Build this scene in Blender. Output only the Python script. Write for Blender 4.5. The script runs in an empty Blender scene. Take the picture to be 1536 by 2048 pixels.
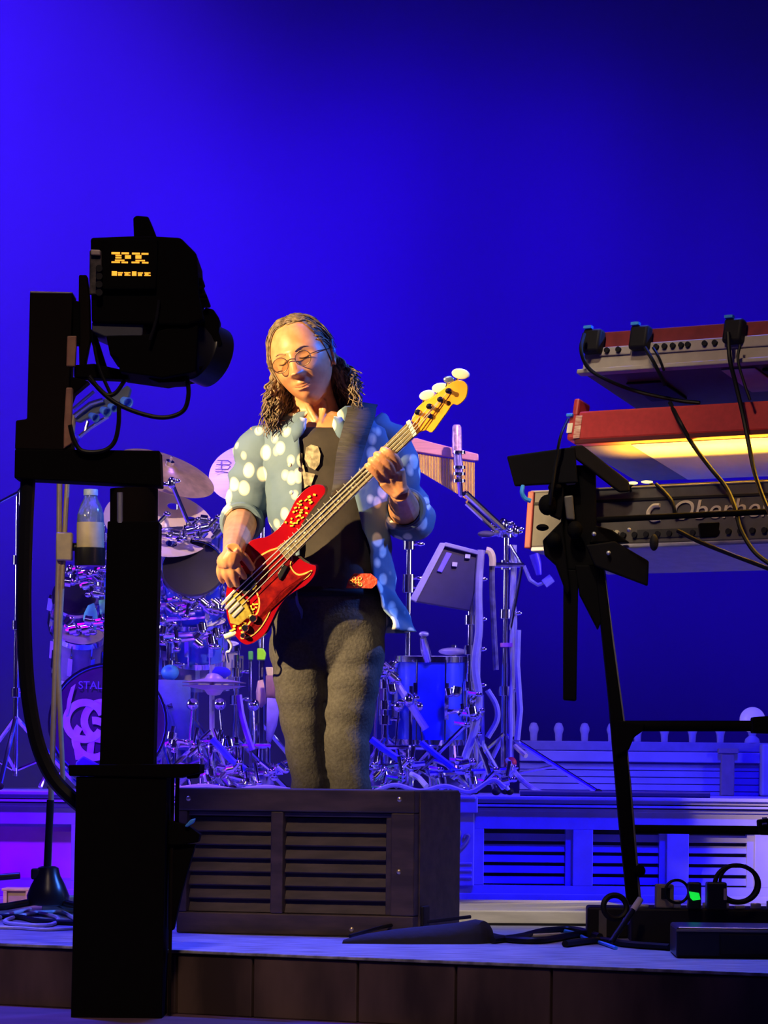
import bpy, bmesh, math, random
from mathutils import Vector as V, Matrix as M, noise

# ------------------------------------------------------------------ camera
F, H, CX, HY = 7190.0, 0.403, 768.0, 1560.0      # focal length in pixels of the 1536x2048 frame, eye height, principal point
ROLL = math.radians(0.6)
SC = bpy.context.scene
COL = SC.collection
cam_data = bpy.data.cameras.new('camera')
cam = bpy.data.objects.new('camera', cam_data); COL.objects.link(cam)
cam_data.sensor_fit = 'VERTICAL'; cam_data.sensor_height = 36.0
cam_data.lens = 36.0 * F / 2048.0
cam_data.shift_y = (HY - 1024.0) / 2048.0
cam_data.clip_end = 200
cam.matrix_world = M.Translation((0, 0, H)) @ M.Rotation(math.pi/2, 4, 'X') @ M.Rotation(ROLL, 4, 'Z')
SC.camera = cam

# ------------------------------------------------------------------ world, lights, exposure
SC.view_settings.view_transform = 'Standard'; SC.view_settings.look = 'None'
SC.view_settings.gamma = 1.0; SC.view_settings.exposure = 0.0
SC.view_settings.use_curve_mapping = False
world = bpy.data.worlds.new('venue_dark'); SC.world = world
world.use_nodes = True
world.node_tree.nodes['Background'].inputs[0].default_value = (0.035, 0.012, 0.55, 1)
world.node_tree.nodes['Background'].inputs[1].default_value = 0.10

def spot(name, loc, target, power, color, angle=30, blend=0.5, size=0.15):
    l = bpy.data.lights.new(name, 'SPOT'); l.energy = power; l.color = color
    l.spot_size = math.radians(angle); l.spot_blend = blend; l.shadow_soft_size = size
    o = bpy.data.objects.new(name, l); COL.objects.link(o); o.location = loc
    o.rotation_euler = (V(target) - V(loc)).to_track_quat('-Z', 'Y').to_euler()
    return o
def area(name, loc, target, power, color, sx=1.0, sy=1.0, spread=180):
    l = bpy.data.lights.new(name, 'AREA'); l.shape = 'RECTANGLE'; l.size = sx; l.size_y = sy
    l.energy = power; l.color = color; l.spread = math.radians(spread)
    o = bpy.data.objects.new(name, l); COL.objects.link(o); o.location = loc
    o.rotation_euler = (V(target) - V(loc)).to_track_quat('-Z', 'Y').to_euler()
    return o

VIOLET = (0.15, 0.07, 1.0)
# warm follow spot from the house, stage right, on the player
spot('follow_spot', (-7.0, 4.4, 3.9), (-0.10, 10.0, 1.10), 14000, (1.0, 0.71, 0.32), 9.8, 0.7, 0.08)
# weak warm house spill from the front, and a warm touch on cymbals and chimes
spot('house_spill', (-0.6, 3.2, 6.4), (-0.55, 8.6, 0.0), 1000, (1.0, 0.70, 0.46), 19, 0.6, 0.5)
spot('keyboard_spill', (-1.6, 4.4, 5.6), (1.0, 9.3, 1.2), 620, (1.0, 0.72, 0.46), 14, 0.6, 0.4)
spot('cymbal_light', (2.6, 3.0, 6.6), (-0.25, 12.9, 1.55), 6500, (1.0, 0.68, 0.42), 9.0, 0.7, 0.2)
spot('stand_light', (-3.5, 2.0, 5.5), (-0.95, 10.35, 1.0), 1500, (1.0, 0.74, 0.40), 6.5, 0.7, 0.2)
spot('stand_light', (-2.4, 7.0, 3.2), (-1.13, 11.2, 0.05), 420, (1.0, 0.70, 0.34), 4.5, 0.6, 0.1)
spot('step_light', (-0.6, 6.0, 6.2), (0.50, 10.3, 0.02), 1100, (1.0, 0.85, 0.62), 10, 0.7, 0.2)
# blue side light on the player's far side
spot('side_blue', (5.0, 10.1, 4.3), (0.0, 10.0, 1.15), 2600, (0.05, 0.18, 1.0), 16, 0.6, 0.15)
# backdrop washes: one strong patch high on stage right, a broad one under it
spot('backdrop_wash', (-4.8, 12.5, 7.0), (-2.7, 19.0, 3.35), 5600, (0.075, 0.014, 1.0), 36, 1.0, 0.4)
spot('backdrop_wash', (-6.0, 14.0, 5.6), (0.9, 19.0, 2.6), 5600, (0.034, 0.000, 1.0), 25, 1.0, 0.4)
spot('backdrop_wash', (-1.0, 11.5, 7.0), (-0.2, 19.0, 2.5), 380, (0.030, 0.002, 1.0), 60, 1.0, 0.4)
# overhead violet and blue on the drum kit
spot('kit_wash', (-2.6, 12.6, 5.8), (-0.8, 13.0, 0.9), 850, VIOLET, 44, 0.8, 0.35)
spot('kit_wash', (2.4, 12.6, 5.8), (0.3, 13.0, 0.9), 700, VIOLET, 44, 0.8, 0.35)
spot('kit_front_wash', (1.2, 5.0, 5.6), (-0.1, 13.0, 1.45), 700, (0.10, 0.05, 1.0), 15, 0.8, 0.3)
# added unseen area lights that put streaks and glints in the chrome
area('added_chrome_streak', (-4.6, 12.6, 1.9), (-0.4, 13.0, 1.0), 16, (0.50, 0.42, 1.0), 0.5, 1.3, 60)
area('added_chrome_streak', (4.8, 11.6, 1.9), (0.2, 13.0, 1.0), 16, (0.50, 0.42, 1.0), 0.5, 1.3, 60)
area('added_chrome_glint', (-1.8, 3.5, 6.6), (-0.5, 13.0, 1.55), 0.9, (0.6, 0.5, 1.0), 0.4, 0.3, 11)
area('added_chrome_glint', (2.0, 3.5, 6.6), (0.1, 13.0, 1.55), 0.9, (0.6, 0.5, 1.0), 0.4, 0.3, 11)
# saturated blue washes on the riser front and the deck
spot('riser_wash', (1.6, 7.6, 5.6), (0.9, 12.4, 0.15), 3600, (0.004, 0.000, 1.0), 26, 0.9, 0.25)
spot('riser_wash', (-2.6, 8.2, 5.2), (-1.35, 12.2, 0.15), 4600, (0.17, 0.000, 1.0), 22, 0.9, 0.25)
spot('set_wall_wash', (1.6, 8.0, 5.4), (1.5, 14.5, 0.45), 3000, (0.004, 0.000, 1.0), 14, 0.8, 0.25)
spot('deck_wash', (0.8, 11.0, 5.5), (0.7, 8.3, -0.1), 2200, (0.05, 0.10, 1.0), 34, 0.8, 0.3)
spot('deck_wash', (-2.4, 10.5, 5.5), (-0.9, 8.9, -0.1), 3400, (0.04, 0.04, 1.0), 28, 0.8, 0.3)

# ------------------------------------------------------------------ pixel geometry of the photograph
CR, SR = math.cos(ROLL), math.sin(ROLL)
def ray(u, v):
    xc, yc = (u - CX) / F, -(v - HY) / F
    return V((xc*CR - yc*SR, 1.0, xc*SR + yc*CR))
def P(u, v, d):
    return V((0, 0, H)) + ray(u, v) * d
def G(u, v, z=0.0):
    r = ray(u, v); return V((0, 0, H)) + r * ((z - H) / r.z)
def S(px, d): return px * d / F
RZ = 0.353                                        # top of the drum riser

# ------------------------------------------------------------------ mesh helpers
def frame(axis, up=V((0, 0, 1))):
    z = V(axis).normalized()
    if abs(z.dot(up)) > 0.98: up = V((0, 1, 0))
    x = up.cross(z).normalized(); return x, z.cross(x), z
def spline(pts, n=8):
    pts = [V(p) for p in pts]; out = []
    for i in range(len(pts) - 1):
        p0 = pts[i-1] if i else pts[0]*2 - pts[1]
        p1, p2 = pts[i], pts[i+1]
        p3 = pts[i+2] if i + 2 < len(pts) else p2*2 - p1
        for k in range(n):
            t = k / n
            out.append(0.5*((2*p1) + (p2-p0)*t + (2*p0-5*p1+4*p2-p3)*t*t + (3*p1-p0-3*p2+p3)*t**3))
    out.append(pts[-1]); return out
def interp(rows, n):
    """resample a table of rows smoothly to n rows per interval"""
    out = []
    L = len(rows)
    for i in range(L - 1):
        r0 = rows[max(i-1, 0)]; r1 = rows[i]; r2 = rows[i+1]; r3 = rows[min(i+2, L-1)]
        for k in range(n):
            t = k/n
            out.append(tuple(0.5*(2*b + (c-a)*t + (2*a-5*b+4*c-d)*t*t + (3*b-a-3*c+d)*t**3) for a, b, c, d in zip(r0, r1, r2, r3)))
    out.append(tuple(rows[-1])); return out

class MB:
    def __init__(s): s.v = []; s.f = []
    def add(s, vs, fs):
        o = len(s.v); s.v += [V(p) for p in vs]; s.f += [tuple(i + o for i in f) for f in fs]; return s
    def obox(s, o, ax, ay, az, x, y, z):
        o = V(o); vs = [o + ax*x[i] + ay*y[j] + az*z[k] for i in (0, 1) for j in (0, 1) for k in (0, 1)]
        return s.add(vs, [(0,1,3,2), (4,6,7,5), (0,4,5,1), (2,3,7,6), (0,2,6,4), (1,5,7,3)])
    def box(s, c, size, R=None):
        R = R or M.Identity(3); h = [k/2 for k in size]
        return s.obox(V(c), R @ V((1,0,0)), R @ V((0,1,0)), R @ V((0,0,1)), (-h[0], h[0]), (-h[1], h[1]), (-h[2], h[2]))
    def pbox(s, u0, v0, u1, v1, d, depth):
        """box whose front face covers the pixels u0..u1, v0..v1 at distance d, going back by depth"""
        a, b = P(u0, v1, d), P(u1, v0, d)
        w = S(u1-u0, d); h = S(v1-v0, d); c = (a + b)/2
        return s.box((c.x, d + depth/2, c.z), (w, depth, h))
    def loft(s, rings, closed=True, cap=True):
        n = len(rings[0]); vs = [p for r in rings for p in r]; fs = []
        for i in range(len(rings)-1):
            for j in range(n if closed else n-1):
                k = (j+1) % n
                fs.append((i*n+j, i*n+k, (i+1)*n+k, (i+1)*n+j))
        if cap and closed:
            fs.append(tuple(range(n))[::-1]); fs.append(tuple((len(rings)-1)*n + j for j in range(n)))
        return s.add(vs, fs)
    def tube(s, pts, r, n=8, cap=True):
        pts = [V(p) for p in pts]; rings = []; x = None
        for i, p in enumerate(pts):
            t = (pts[min(i+1, len(pts)-1)] - pts[max(i-1, 0)])
            t = t.normalized() if t.length > 1e-9 else V((0,0,1))
            if x is None: x = frame(t)[0]
            x = (x - t*x.dot(t)); x = x.normalized() if x.length > 1e-6 else frame(t)[0]
            y = t.cross(x); rr = r[i] if isinstance(r, (list, tuple)) else r
            rings.append([p + x*math.cos(2*math.pi*j/n)*rr + y*math.sin(2*math.pi*j/n)*rr for j in range(n)])
        return s.loft(rings, True, cap)
    def cyl(s, a, b, r, r2=None, n=16): return s.tube([a, b], [r, r if r2 is None else r2], n)
    def lathe(s, prof, o, axis=(0,0,1), n=32, cap=True):
        x, y, z = frame(axis); o = V(o)
        return s.loft([[o + z*h + x*math.cos(2*math.pi*j/n)*r + y*math.sin(2*math.pi*j/n)*r for j in range(n)] for r, h in prof], True, cap)
    def torus(s, c, axis, R, r, n=32, m=8, sx=1.0, sy=1.0, fr=None):
        x, y, z = fr or frame(axis); c = V(c); vs = []; fs = []
        for i in range(n):
            a = 2*math.pi*i/n; d = x*math.cos(a)*sx + y*math.sin(a)*sy
            for j in range(m):
                b = 2*math.pi*j/m; vs.append(c + d*(R + r*math.cos(b)) + z*r*math.sin(b))
        for i in range(n):
            for j in range(m):
                fs.append((i*m+j, ((i+1)%n)*m+j, ((i+1)%n)*m+(j+1)%m, i*m+(j+1)%m))
        return s.add(vs, fs)
    def prism(s, pts, o, ax, ay, az, t0, t1):
        n = len(pts); o = V(o)
        vs = [o + ax*p[0] + ay*p[1] + az*t for t in (t0, t1) for p in pts]
        return s.add(vs, [tuple(range(n)), tuple(range(2*n-1, n-1, -1))] + [(i, (i+1)%n, n+(i+1)%n, n+i) for i in range(n)])
    def poly(s, uv, d, depth):
        """upright plate whose front outline covers the given pixels at distance d, going back by depth"""
        pts = [P(u, v, d) for u, v in uv]; n = len(pts)
        return s.add(pts + [p + V((0, depth, 0)) for p in pts], [tuple(range(n)), tuple(range(2*n-1, n-1, -1))] + [(i, (i+1)%n, n+(i+1)%n, n+i) for i in range(n)])
    def ball(s, c, r, n=16, m=10, R=None):
        c = V(c); r = V((r, r, r)) if not hasattr(r, '__len__') else V(r); R = R or M.Identity(3)
        rings = []
        for i in range(m+1):
            a = math.pi*(i/m) if 0 < i < m else (1e-3 if i == 0 else math.pi-1e-3)
            rings.append([c + R @ V((r.x*math.sin(a)*math.cos(2*math.pi*j/n), r.y*math.sin(a)*math.sin(2*math.pi*j/n), r.z*math.cos(a))) for j in range(n)])
        return s.loft(rings)
    def mesh(s, name, off=V((0,0,0))):
        me = bpy.data.meshes.new(name)
        me.from_pydata([tuple(p - off) for p in s.v], [], s.f)
        bm = bmesh.new(); bm.from_mesh(me); bmesh.ops.recalc_face_normals(bm, faces=bm.faces); bm.to_mesh(me); bm.free()
        return me
    def build(s, name, mat, parent=None, smooth=True, bevel=0, sharp=40, seg=2):
        root = parent
        while root is not None and root.parent is not None: root = root.parent
        off = root.location.copy() if root is not None else V((0,0,0))
        me = s.mesh(name, off); me.materials.append(mat)
        if smooth:
            me.shade_smooth(); me.set_sharp_from_angle(angle=math.radians(sharp))
        o = bpy.data.objects.new(name, me); COL.objects.link(o)
        if parent is not None: o.parent = parent
        if bevel:
            b = o.modifiers.new('edge', 'BEVEL'); b.width = bevel; b.segments = seg; b.limit_method = 'ANGLE'; b.harden_normals = False
        return o

def tag(o, label=None, cat=None, group=None, kind=None):
    if label: o['label'] = label
    if cat: o['category'] = cat
    if group: o['group'] = group
    if kind: o['kind'] = kind
    return o
def thing(name, label, cat, loc=(0,0,0), group=None):
    o = bpy.data.objects.new(name, None); COL.objects.link(o); o.location = loc; o.empty_display_size = 0.1
    return tag(o, label, cat, group)
def copy_tree(o, parent=None):
    c = o.copy(); COL.objects.link(c)
    if parent is not None: c.parent = parent
    for ch in list(o.children): copy_tree(ch, c)
    return c
def text(name, body, size, mat, parent, loc, ax, ay, extrude=0.001, align='LEFT', shear=0.0, width=1.0):
    cu = bpy.data.curves.new(name, 'FONT'); cu.body = body; cu.size = size; cu.extrude = extrude
    cu.align_x = align; cu.align_y = 'CENTER'; cu.shear = shear; cu.materials.append(mat)
    o = bpy.data.objects.new(name, cu); COL.objects.link(o)
    root = parent
    while root is not None and root.parent is not None: root = root.parent
    off = root.location if root is not None else V((0,0,0))
    az = ax.cross(ay).normalized()
    m = M((ax*width, ay, az)).transposed().to_4x4(); m.translation = V(loc) - off
    me = bpy.data.meshes.new_from_object(o.evaluated_get(bpy.context.evaluated_depsgraph_get()))
    bpy.data.objects.remove(o); me.materials.clear(); me.materials.append(mat)
    o = bpy.data.objects.new(name, me); COL.objects.link(o)
    o.parent = parent; o.matrix_local = m
    return o

# ------------------------------------------------------------------ materials
def mat(name, color, rough=0.5, metal=0.0, var=0.15, scale=30.0, bump=0.0, spec=0.5, emit=None, estr=0.0, trans=0.0, alpha=1.0, coat=0.0, sheen=0.0, color2=None, stretch=None):
    m = bpy.data.materials.new(name); m.use_nodes = True; nt = m.node_tree; N, Lk = nt.nodes, nt.links
    b = N['Principled BSDF']
    tc = N.new('ShaderNodeTexCoord'); no = N.new('ShaderNodeTexNoise'); no.inputs['Scale'].default_value = scale; no.inputs['Detail'].default_value = 4
    if stretch:
        mp = N.new('ShaderNodeMapping'); mp.inputs['Scale'].default_value = stretch
        Lk.new(tc.outputs['Object'], mp.inputs['Vector']); Lk.new(mp.outputs['Vector'], no.inputs['Vector'])
    else: Lk.new(tc.outputs['Object'], no.inputs['Vector'])
    mx = N.new('ShaderNodeMix'); mx.data_type = 'RGBA'
    c2 = color2 or tuple(c*(1-var) for c in color)
    rp = N.new('ShaderNodeMapRange'); rp.inputs[1].default_value = 0.35; rp.inputs[2].default_value = 0.65
    Lk.new(no.outputs['Fac'], rp.inputs[0]); Lk.new(rp.outputs[0], mx.inputs[0])
    mx.inputs[6].default_value = (*color, 1); mx.inputs[7].default_value = (*c2, 1)
    Lk.new(mx.outputs[2], b.inputs['Base Color'])
    b.inputs['Roughness'].default_value = rough; b.inputs['Metallic'].default_value = metal
    b.inputs['Specular IOR Level'].default_value = spec
    if emit: b.inputs['Emission Color'].default_value = (*emit, 1); b.inputs['Emission Strength'].default_value = estr
    if trans: b.inputs['Transmission Weight'].default_value = trans
    if coat: b.inputs['Coat Weight'].default_value = coat; b.inputs['Coat Roughness'].default_value = 0.05
    if sheen: b.inputs['Sheen Weight'].default_value = sheen
    b.inputs['Alpha'].default_value = alpha
    if bump:
        bp_ = N.new('ShaderNodeBump'); bp_.inputs['Strength'].default_value = bump; bp_.inputs['Distance'].default_value = 0.01
        Lk.new(no.outputs['Fac'], bp_.inputs['Height']); Lk.new(bp_.outputs['Normal'], b.inputs['Normal'])
    return m
BLK = mat('black_metal', (0.012, 0.011, 0.014), 0.6, 0, spec=0.2)
BLKG = mat('black_gloss', (0.012, 0.012, 0.014), 0.3, 0, spec=0.4)
CABLE = mat('black_cable', (0.006, 0.006, 0.008), 0.5, spec=0.2)
CHROME = mat('chrome', (0.88, 0.88, 0.92), 0.14, 1.0, var=0.05)
STEEL = mat('brushed_steel', (0.62, 0.62, 0.66), 0.4, 0.7, var=0.2)
CORD = mat('grey_cable', (0.42, 0.40, 0.50), 0.5)
ALU = mat('dull_aluminium', (0.20, 0.18, 0.17), 0.5, 0.5)
WHITE = mat('white_paint', (0.75, 0.74, 0.72), 0.5)
# ------------------------------------------------------------------ the setting
X3, Y3, Z3 = V((1,0,0)), V((0,1,0)), V((0,0,1))
def struct(o): o['kind'] = 'structure'; return o
EA, EB = G(0, 1886), G(1536, 1946)                 # front edge of the stage deck
ED = (EB - EA); ED.z = 0; ED.normalize(); EN = V((-ED.y, ED.x, 0))      # along the edge, and away from the house
E0 = EA - ED*6; E1 = EB + ED*6
M_DECK = mat('worn_deck_boards', (0.40, 0.40, 0.42), 0.55, var=0.72, scale=7, bump=0.3, stretch=(1.2, 7, 1))
M_HOUSE = mat('house_floor', (0.10, 0.045, 0.085), 0.8, var=0.4, scale=6, bump=0.2)
M_FACE = mat('stained_brown_panel', (0.12, 0.072, 0.062), 0.7, color2=(0.028, 0.014, 0.013), scale=5.0, stretch=(1.3, 1.3, 0.45))
M_BACK = mat('backdrop_cloth', (0.30, 0.28, 0.62), 0.95, var=0.06, scale=1.2)
LOWZ = -0.15
m = MB(); pl = [E0, E1, E1 + EN*18, E0 + EN*18]
m.add(pl + [p - Z3*0.008 for p in pl], [(0,1,2,3), (7,6,5,4), (0,4,5,1), (1,5,6,2), (2,6,7,3), (3,7,4,0)])
floor = struct(m.build('floor', M_DECK, smooth=False, bevel=0.002))
m = MB(); m.box((0, 4, LOWZ - 0.05), (16, 12.5, 0.1)); struct(m.build('ground', M_HOUSE, smooth=False))
# face of the stage: separate stained panels with recessed joints
core = MB(); core.obox(E0 + EN*0.05, ED, EN, Z3, (0, (E1-E0).length), (0, 0.06), (LOWZ, -0.0085))
wf = struct(core.build('wall_front', mat('dark_joint', (0.02, 0.014, 0.014), 0.9), smooth=False))  # dark core seen through the panel joints
L = (EA - E0).length
cuts = [-1.2] + [(G(u, 1900) - E0).dot(ED) - L for u in (345, 585, 900, 1180, 1440)] + [3.4]
for a, b in zip(cuts, cuts[1:]):
    q = MB(); q.obox(E0 + ED*L, ED, EN, Z3, (a + 0.003, b - 0.003), (0.006, 0.055), (LOWZ, -0.010))
    q.build('panel', M_FACE, wf, smooth=False, bevel=0.003)
# backdrop
m = MB(); n = 120; W = 9.0
rows = []
for z in (-0.2, 8.0):
    rows.append([V((-W + 2*W*i/n, 19.0 + 0.012*math.sin(i*0.9), z)) for i in range(n+1)])
m.loft(rows, False, False); struct(m.build('wall_back', M_BACK))

# pale low step in front of the riser
m = MB()
p0, p1 = G(600, 1848), G(1300, 1853)
dl = (p1 - p0).normalized(); dn = V((-dl.y, dl.x, 0))
m.obox(p0, dl, dn, Z3, (0.27, (p1-p0).length), (0, 0.9), (0, 0.042))
M_PALE = mat('pale_step_wood', (0.72, 0.69, 0.62), 0.5, var=0.2, scale=5, stretch=(1, 12, 12))
st = m.build('low_step', M_PALE, smooth=False, bevel=0.004)
tag(st, 'pale low step board lying on the deck before the drum platform', 'step')
m = MB(); m.obox(p0 + Z3*0.0, dl, dn, Z3, (0.27, (p1-p0).length), (-0.004, 0.02), (0.0, 0.007))
m.build('painted_shadow_line', BLK, st, smooth=False)  # shadow line at the step's foot, painted as a black strip

# ------------------------------------------------------------------ drum platform
M_RISER = mat('blue_grey_set_paint', (0.30, 0.28, 0.64), 0.6, var=0.12, scale=12)
M_RDARK = mat('dark_recess', (0.05, 0.04, 0.06), 0.8)
M_RPUR = mat('plum_panel_paint', (0.62, 0.20, 0.62), 0.5, var=0.25, scale=5)
RD = 12.1
riser = thing('drum_platform', 'wide panelled drum platform with louvred openings and moulded top edge', 'platform', (0, RD, 0))
def rx(u): return P(u, 1690, RD).x
def rbox(m, u0, u1, v0, v1, y0, y1):
    z0 = H - (v1 - HY)*RD/F; z1 = H - (v0 - HY)*RD/F
    return m.obox(V((0, RD, 0)), X3, Y3, Z3, (rx(u0), rx(u1)), (y0, y1), (z0, z1))
b = MB(); b.obox(V((0, RD, 0)), X3, Y3, Z3, (rx(-700), rx(2300)), (0.10, 3.6), (0.0, RZ - 0.002)); b.build('core', M_RDARK, riser, smooth=False)
b = MB(); b.obox(V((0, RD, 0)), X3, Y3, Z3, (rx(-700), rx(2300)), (-0.035, 3.6), (RZ - 0.012, RZ)); b.build('deck', M_RISER, riser, smooth=False, bevel=0.003)
for (y0, va, vb) in ((-0.02, 1596, 1604), (-0.03, 1606, 1611), (-0.01, 1613, 1620)):
    q = MB(); rbox(q, -700, 2300, va, vb, y0, 0.1); q.build('moulding', M_RISER, riser, smooth=False, bevel=0.002)
q = MB(); rbox(q, -700, 2300, 1620, 1655, 0.0, 0.1); q.build('fascia', M_RISER, riser, smooth=False)
q = MB(); rbox(q, -700, 2300, 1768, 1799, 0.0, 0.1); q.build('base_rail', M_RISER, riser, smooth=False)
q = MB(); rbox(q, -700, 2300, 1784, 1800, -0.03, 0.1); q.build('plinth', M_RISER, riser, smooth=False, bevel=0.003)
# stiles between the openings
stiles = [(-700, -560), (-175, -145), (142, 175), (795, 866), (884, 968), (1146, 1186), (1334, 1378), (1510, 1560), (1720, 1760), (1930, 1980)]
for a, c in stiles:
    q = MB(); rbox(q, a, c, 1655, 1768, 0.0, 0.1); q.build('stile', M_RISER, riser, smooth=False, bevel=0.002)
# pilaster with cap and carved ornament
q = MB(); rbox(q, 882, 948, 1612, 1770, -0.022, 0.02); q.build('pilaster', M_RISER, riser, smooth=False, bevel=0.004)
q = MB(); rbox(q, 876, 954, 1592, 1624, -0.05, 0.02); rbox(q, 880, 950, 1590, 1597, -0.06, 0.02); q.build('capital', M_RISER, riser, smooth=False, bevel=0.004)
for vv in (1722, 1736, 1750):
    q = MB(); rbox(q, 886, 944, vv, vv+5, -0.03, 0.0); q.build('reed', M_RISER, riser, bevel=0.002)
q = MB(); cxo = rx(915); zo = lambda v: H - (v - HY)*RD/F
for sgn in (-1, 1):
    pts = [V((cxo + sgn*S(k[0], RD), RD - 0.03, zo(k[1]))) for k in ((0, 1698), (10, 1690), (18, 1680), (22, 1670), (16, 1668), (12, 1674))]
    q.tube(spline(pts, 5), S(3.5, RD), 6)
q.tube([V((cxo, RD-0.03, zo(v))) for v in (1712, 1700, 1680, 1662, 1652)], [S(k, RD) for k in (2, 5, 6, 7, 2)], 8)
q.build('carved_leaf', mat('greyer_carving', (0.26, 0.24, 0.30), 0.6), riser)  # carving in a greyer tone than the platform paint
q = MB(); rbox(q, 866, 884, 1602, 1770, 0.02, 0.1); q.build('shadow_gap', M_RDARK, riser, smooth=False)
q = MB(); rbox(q, 854, 876, 1778, 1790, -0.05, 0.0); q.build('cable_port', BLK, riser, smooth=False, bevel=0.003)
# louvred openings, each slat a piece of its own
for a, c in ((968, 1146), (1186, 1334), (1378, 1510), (1560, 1720), (1760, 1930)):
    for k in range(5):
        vc = 1672 + 21.5*k
        q = MB(); z = H - (vc - HY)*RD/F; x0, x1 = rx(a), rx(c - (12 if k else 0))
        q.box(((x0+x1)/2, RD + 0.05, z), (x1-x0, 0.004, S(15, RD)), M.Rotation(math.radians(-22), 3, 'X'))
        q.build('slat', M_RISER, riser, smooth=False)
    q = MB(); rbox(q, c-14, c, 1655, 1768, 0.03, 0.1); q.build('slat_jamb', M_RISER, riser, smooth=False)
# plum panels at the left
for a, c in ((-145, 142), (-560, -175), (175, 480), (486, 795)):
    q = MB(); rbox(q, a, c, 1655, 1768, 0.05, 0.1); q.build('recessed_panel', M_RPUR, riser, smooth=False)
    q = MB(); rbox(q, a, c, 1655, 1661, 0.02, 0.06); rbox(q, a, c, 1763, 1768, 0.02, 0.06); q.build('bead', M_RISER, riser, smooth=False)

# ------------------------------------------------------------------ ornamental wall standing on the platform
SD = 14.6
M_SET = mat('set_wall_paint', (0.32, 0.30, 0.62), 0.6, var=0.15, scale=8)
sw = thing('set_wall', 'low ornamental set wall topped with round finials behind the keyboards', 'set wall', (0, SD, RZ))
def sbox(m, u0, u1, v0, v1, y0, y1):
    a, c = P(u0, v1, SD), P(u1, v0, SD)
    return m.obox(V((0, SD, 0)), X3, Y3, Z3, (a.x, c.x), (y0, y1), (max(a.z, RZ+0.001), c.z))
def svz(v): return H - (v - HY)*SD/F
def wob(m, u0, u1, za, zb, y0, y1): return m.obox(V((0, SD, 0)), X3, Y3, Z3, (P(u0, 1550, SD).x, P(u1, 1550, SD).x), (y0, y1), (za, zb))
for k in range(6):
    z0 = svz(1603) + (svz(1521) - svz(1603))*k/6; z1 = svz(1603) + (svz(1521) - svz(1603))*(k+1)/6 - 0.003
    q = MB(); wob(q, 1040, 1760, max(z0, RZ+0.001), z1, 0, 0.06); q.build('plank', M_SET, sw, smooth=False, bevel=0.002)
q = MB(); wob(q, 1040, 1760, svz(1519), svz(1498), -0.03, 0.08); q.build('rail', M_SET, sw, smooth=False, bevel=0.004)
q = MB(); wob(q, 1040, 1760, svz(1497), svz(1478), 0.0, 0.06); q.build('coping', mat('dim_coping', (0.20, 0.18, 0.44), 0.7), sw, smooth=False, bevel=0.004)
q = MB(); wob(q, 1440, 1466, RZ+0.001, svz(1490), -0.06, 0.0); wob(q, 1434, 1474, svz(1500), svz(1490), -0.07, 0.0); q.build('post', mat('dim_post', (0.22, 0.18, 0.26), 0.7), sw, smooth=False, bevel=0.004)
q = MB(); wob(q, 1518, 1760, RZ+0.001, svz(1480), -0.10, 0.0); q.build('end_post', M_SET, sw, smooth=False, bevel=0.01)
fin = MB(); r = S(9.5, SD)
fin.lathe([(0.001, 0.075), (r*0.6, 0.072), (r, 0.055), (r*1.05, 0.045), (r*0.8, 0.03), (r*0.7, 0.0)], (0,0,0), n=12)
f0 = None; M_FIN = mat('dim_finial', (0.34, 0.30, 0.60), 0.6)
for i, u in enumerate((1068, 1118, 1170, 1224, 1276, 1330, 1386, 1442, 1570, 1622)):
    loc = V((P(u, 1478, SD).x, SD + 0.03, svz(1478) )) - sw.location
    if f0 is None: f0 = fin.build('finial', M_FIN); f0.parent = sw; o = f0
    else:
        o = f0.copy(); COL.objects.link(o)
    o.location = loc
# pale globe at the right edge, its glow added to brighten it
gl = thing('glow_globe', 'pale round globe with added glow on the ornamental wall at far right', 'lamp', V((P(1506, 1478, SD).x, SD + 0.03, svz(1478))))
q = MB(); c = gl.location
q.ball(c + Z3*S(46, SD), (S(26, SD),)*3, 24, 16); q.build('globe', mat('added_glow_globe', (0.85, 0.75, 0.9), 0.35, emit=(0.55, 0.38, 1.0), estr=0.22), gl)
q = MB(); q.lathe([(S(16, SD), 0), (S(14, SD), S(8, SD)), (S(7, SD), S(14, SD)), (S(10, SD), S(24, SD))], c, n=16); q.build('base', M_SET, gl)

# stage haze hanging between the kit and the backdrop
hz = MB(); hz.box((0, 17.25, 4.0), (15.0, 3.1, 7.9)); hm_ = bpy.data.materials.new('stage_haze'); hm_.use_nodes = True
hn = hm_.node_tree; hn.nodes.clear(); ho_ = hn.nodes.new('ShaderNodeOutputMaterial'); hv = hn.nodes.new('ShaderNodeVolumeScatter')
hv.inputs['Color'].default_value = (1, 1, 1, 1); hv.inputs['Density'].default_value = 0.068; hv.inputs['Anisotropy'].default_value = 0.2
hn.links.new(hv.outputs[0], ho_.inputs['Volume'])
hzo = hz.build('haze', hm_, smooth=False); hzo['kind'] = 'stuff'; hzo['label'] = 'thin stage haze glowing blue before the backdrop'; hzo['category'] = 'haze'
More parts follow.
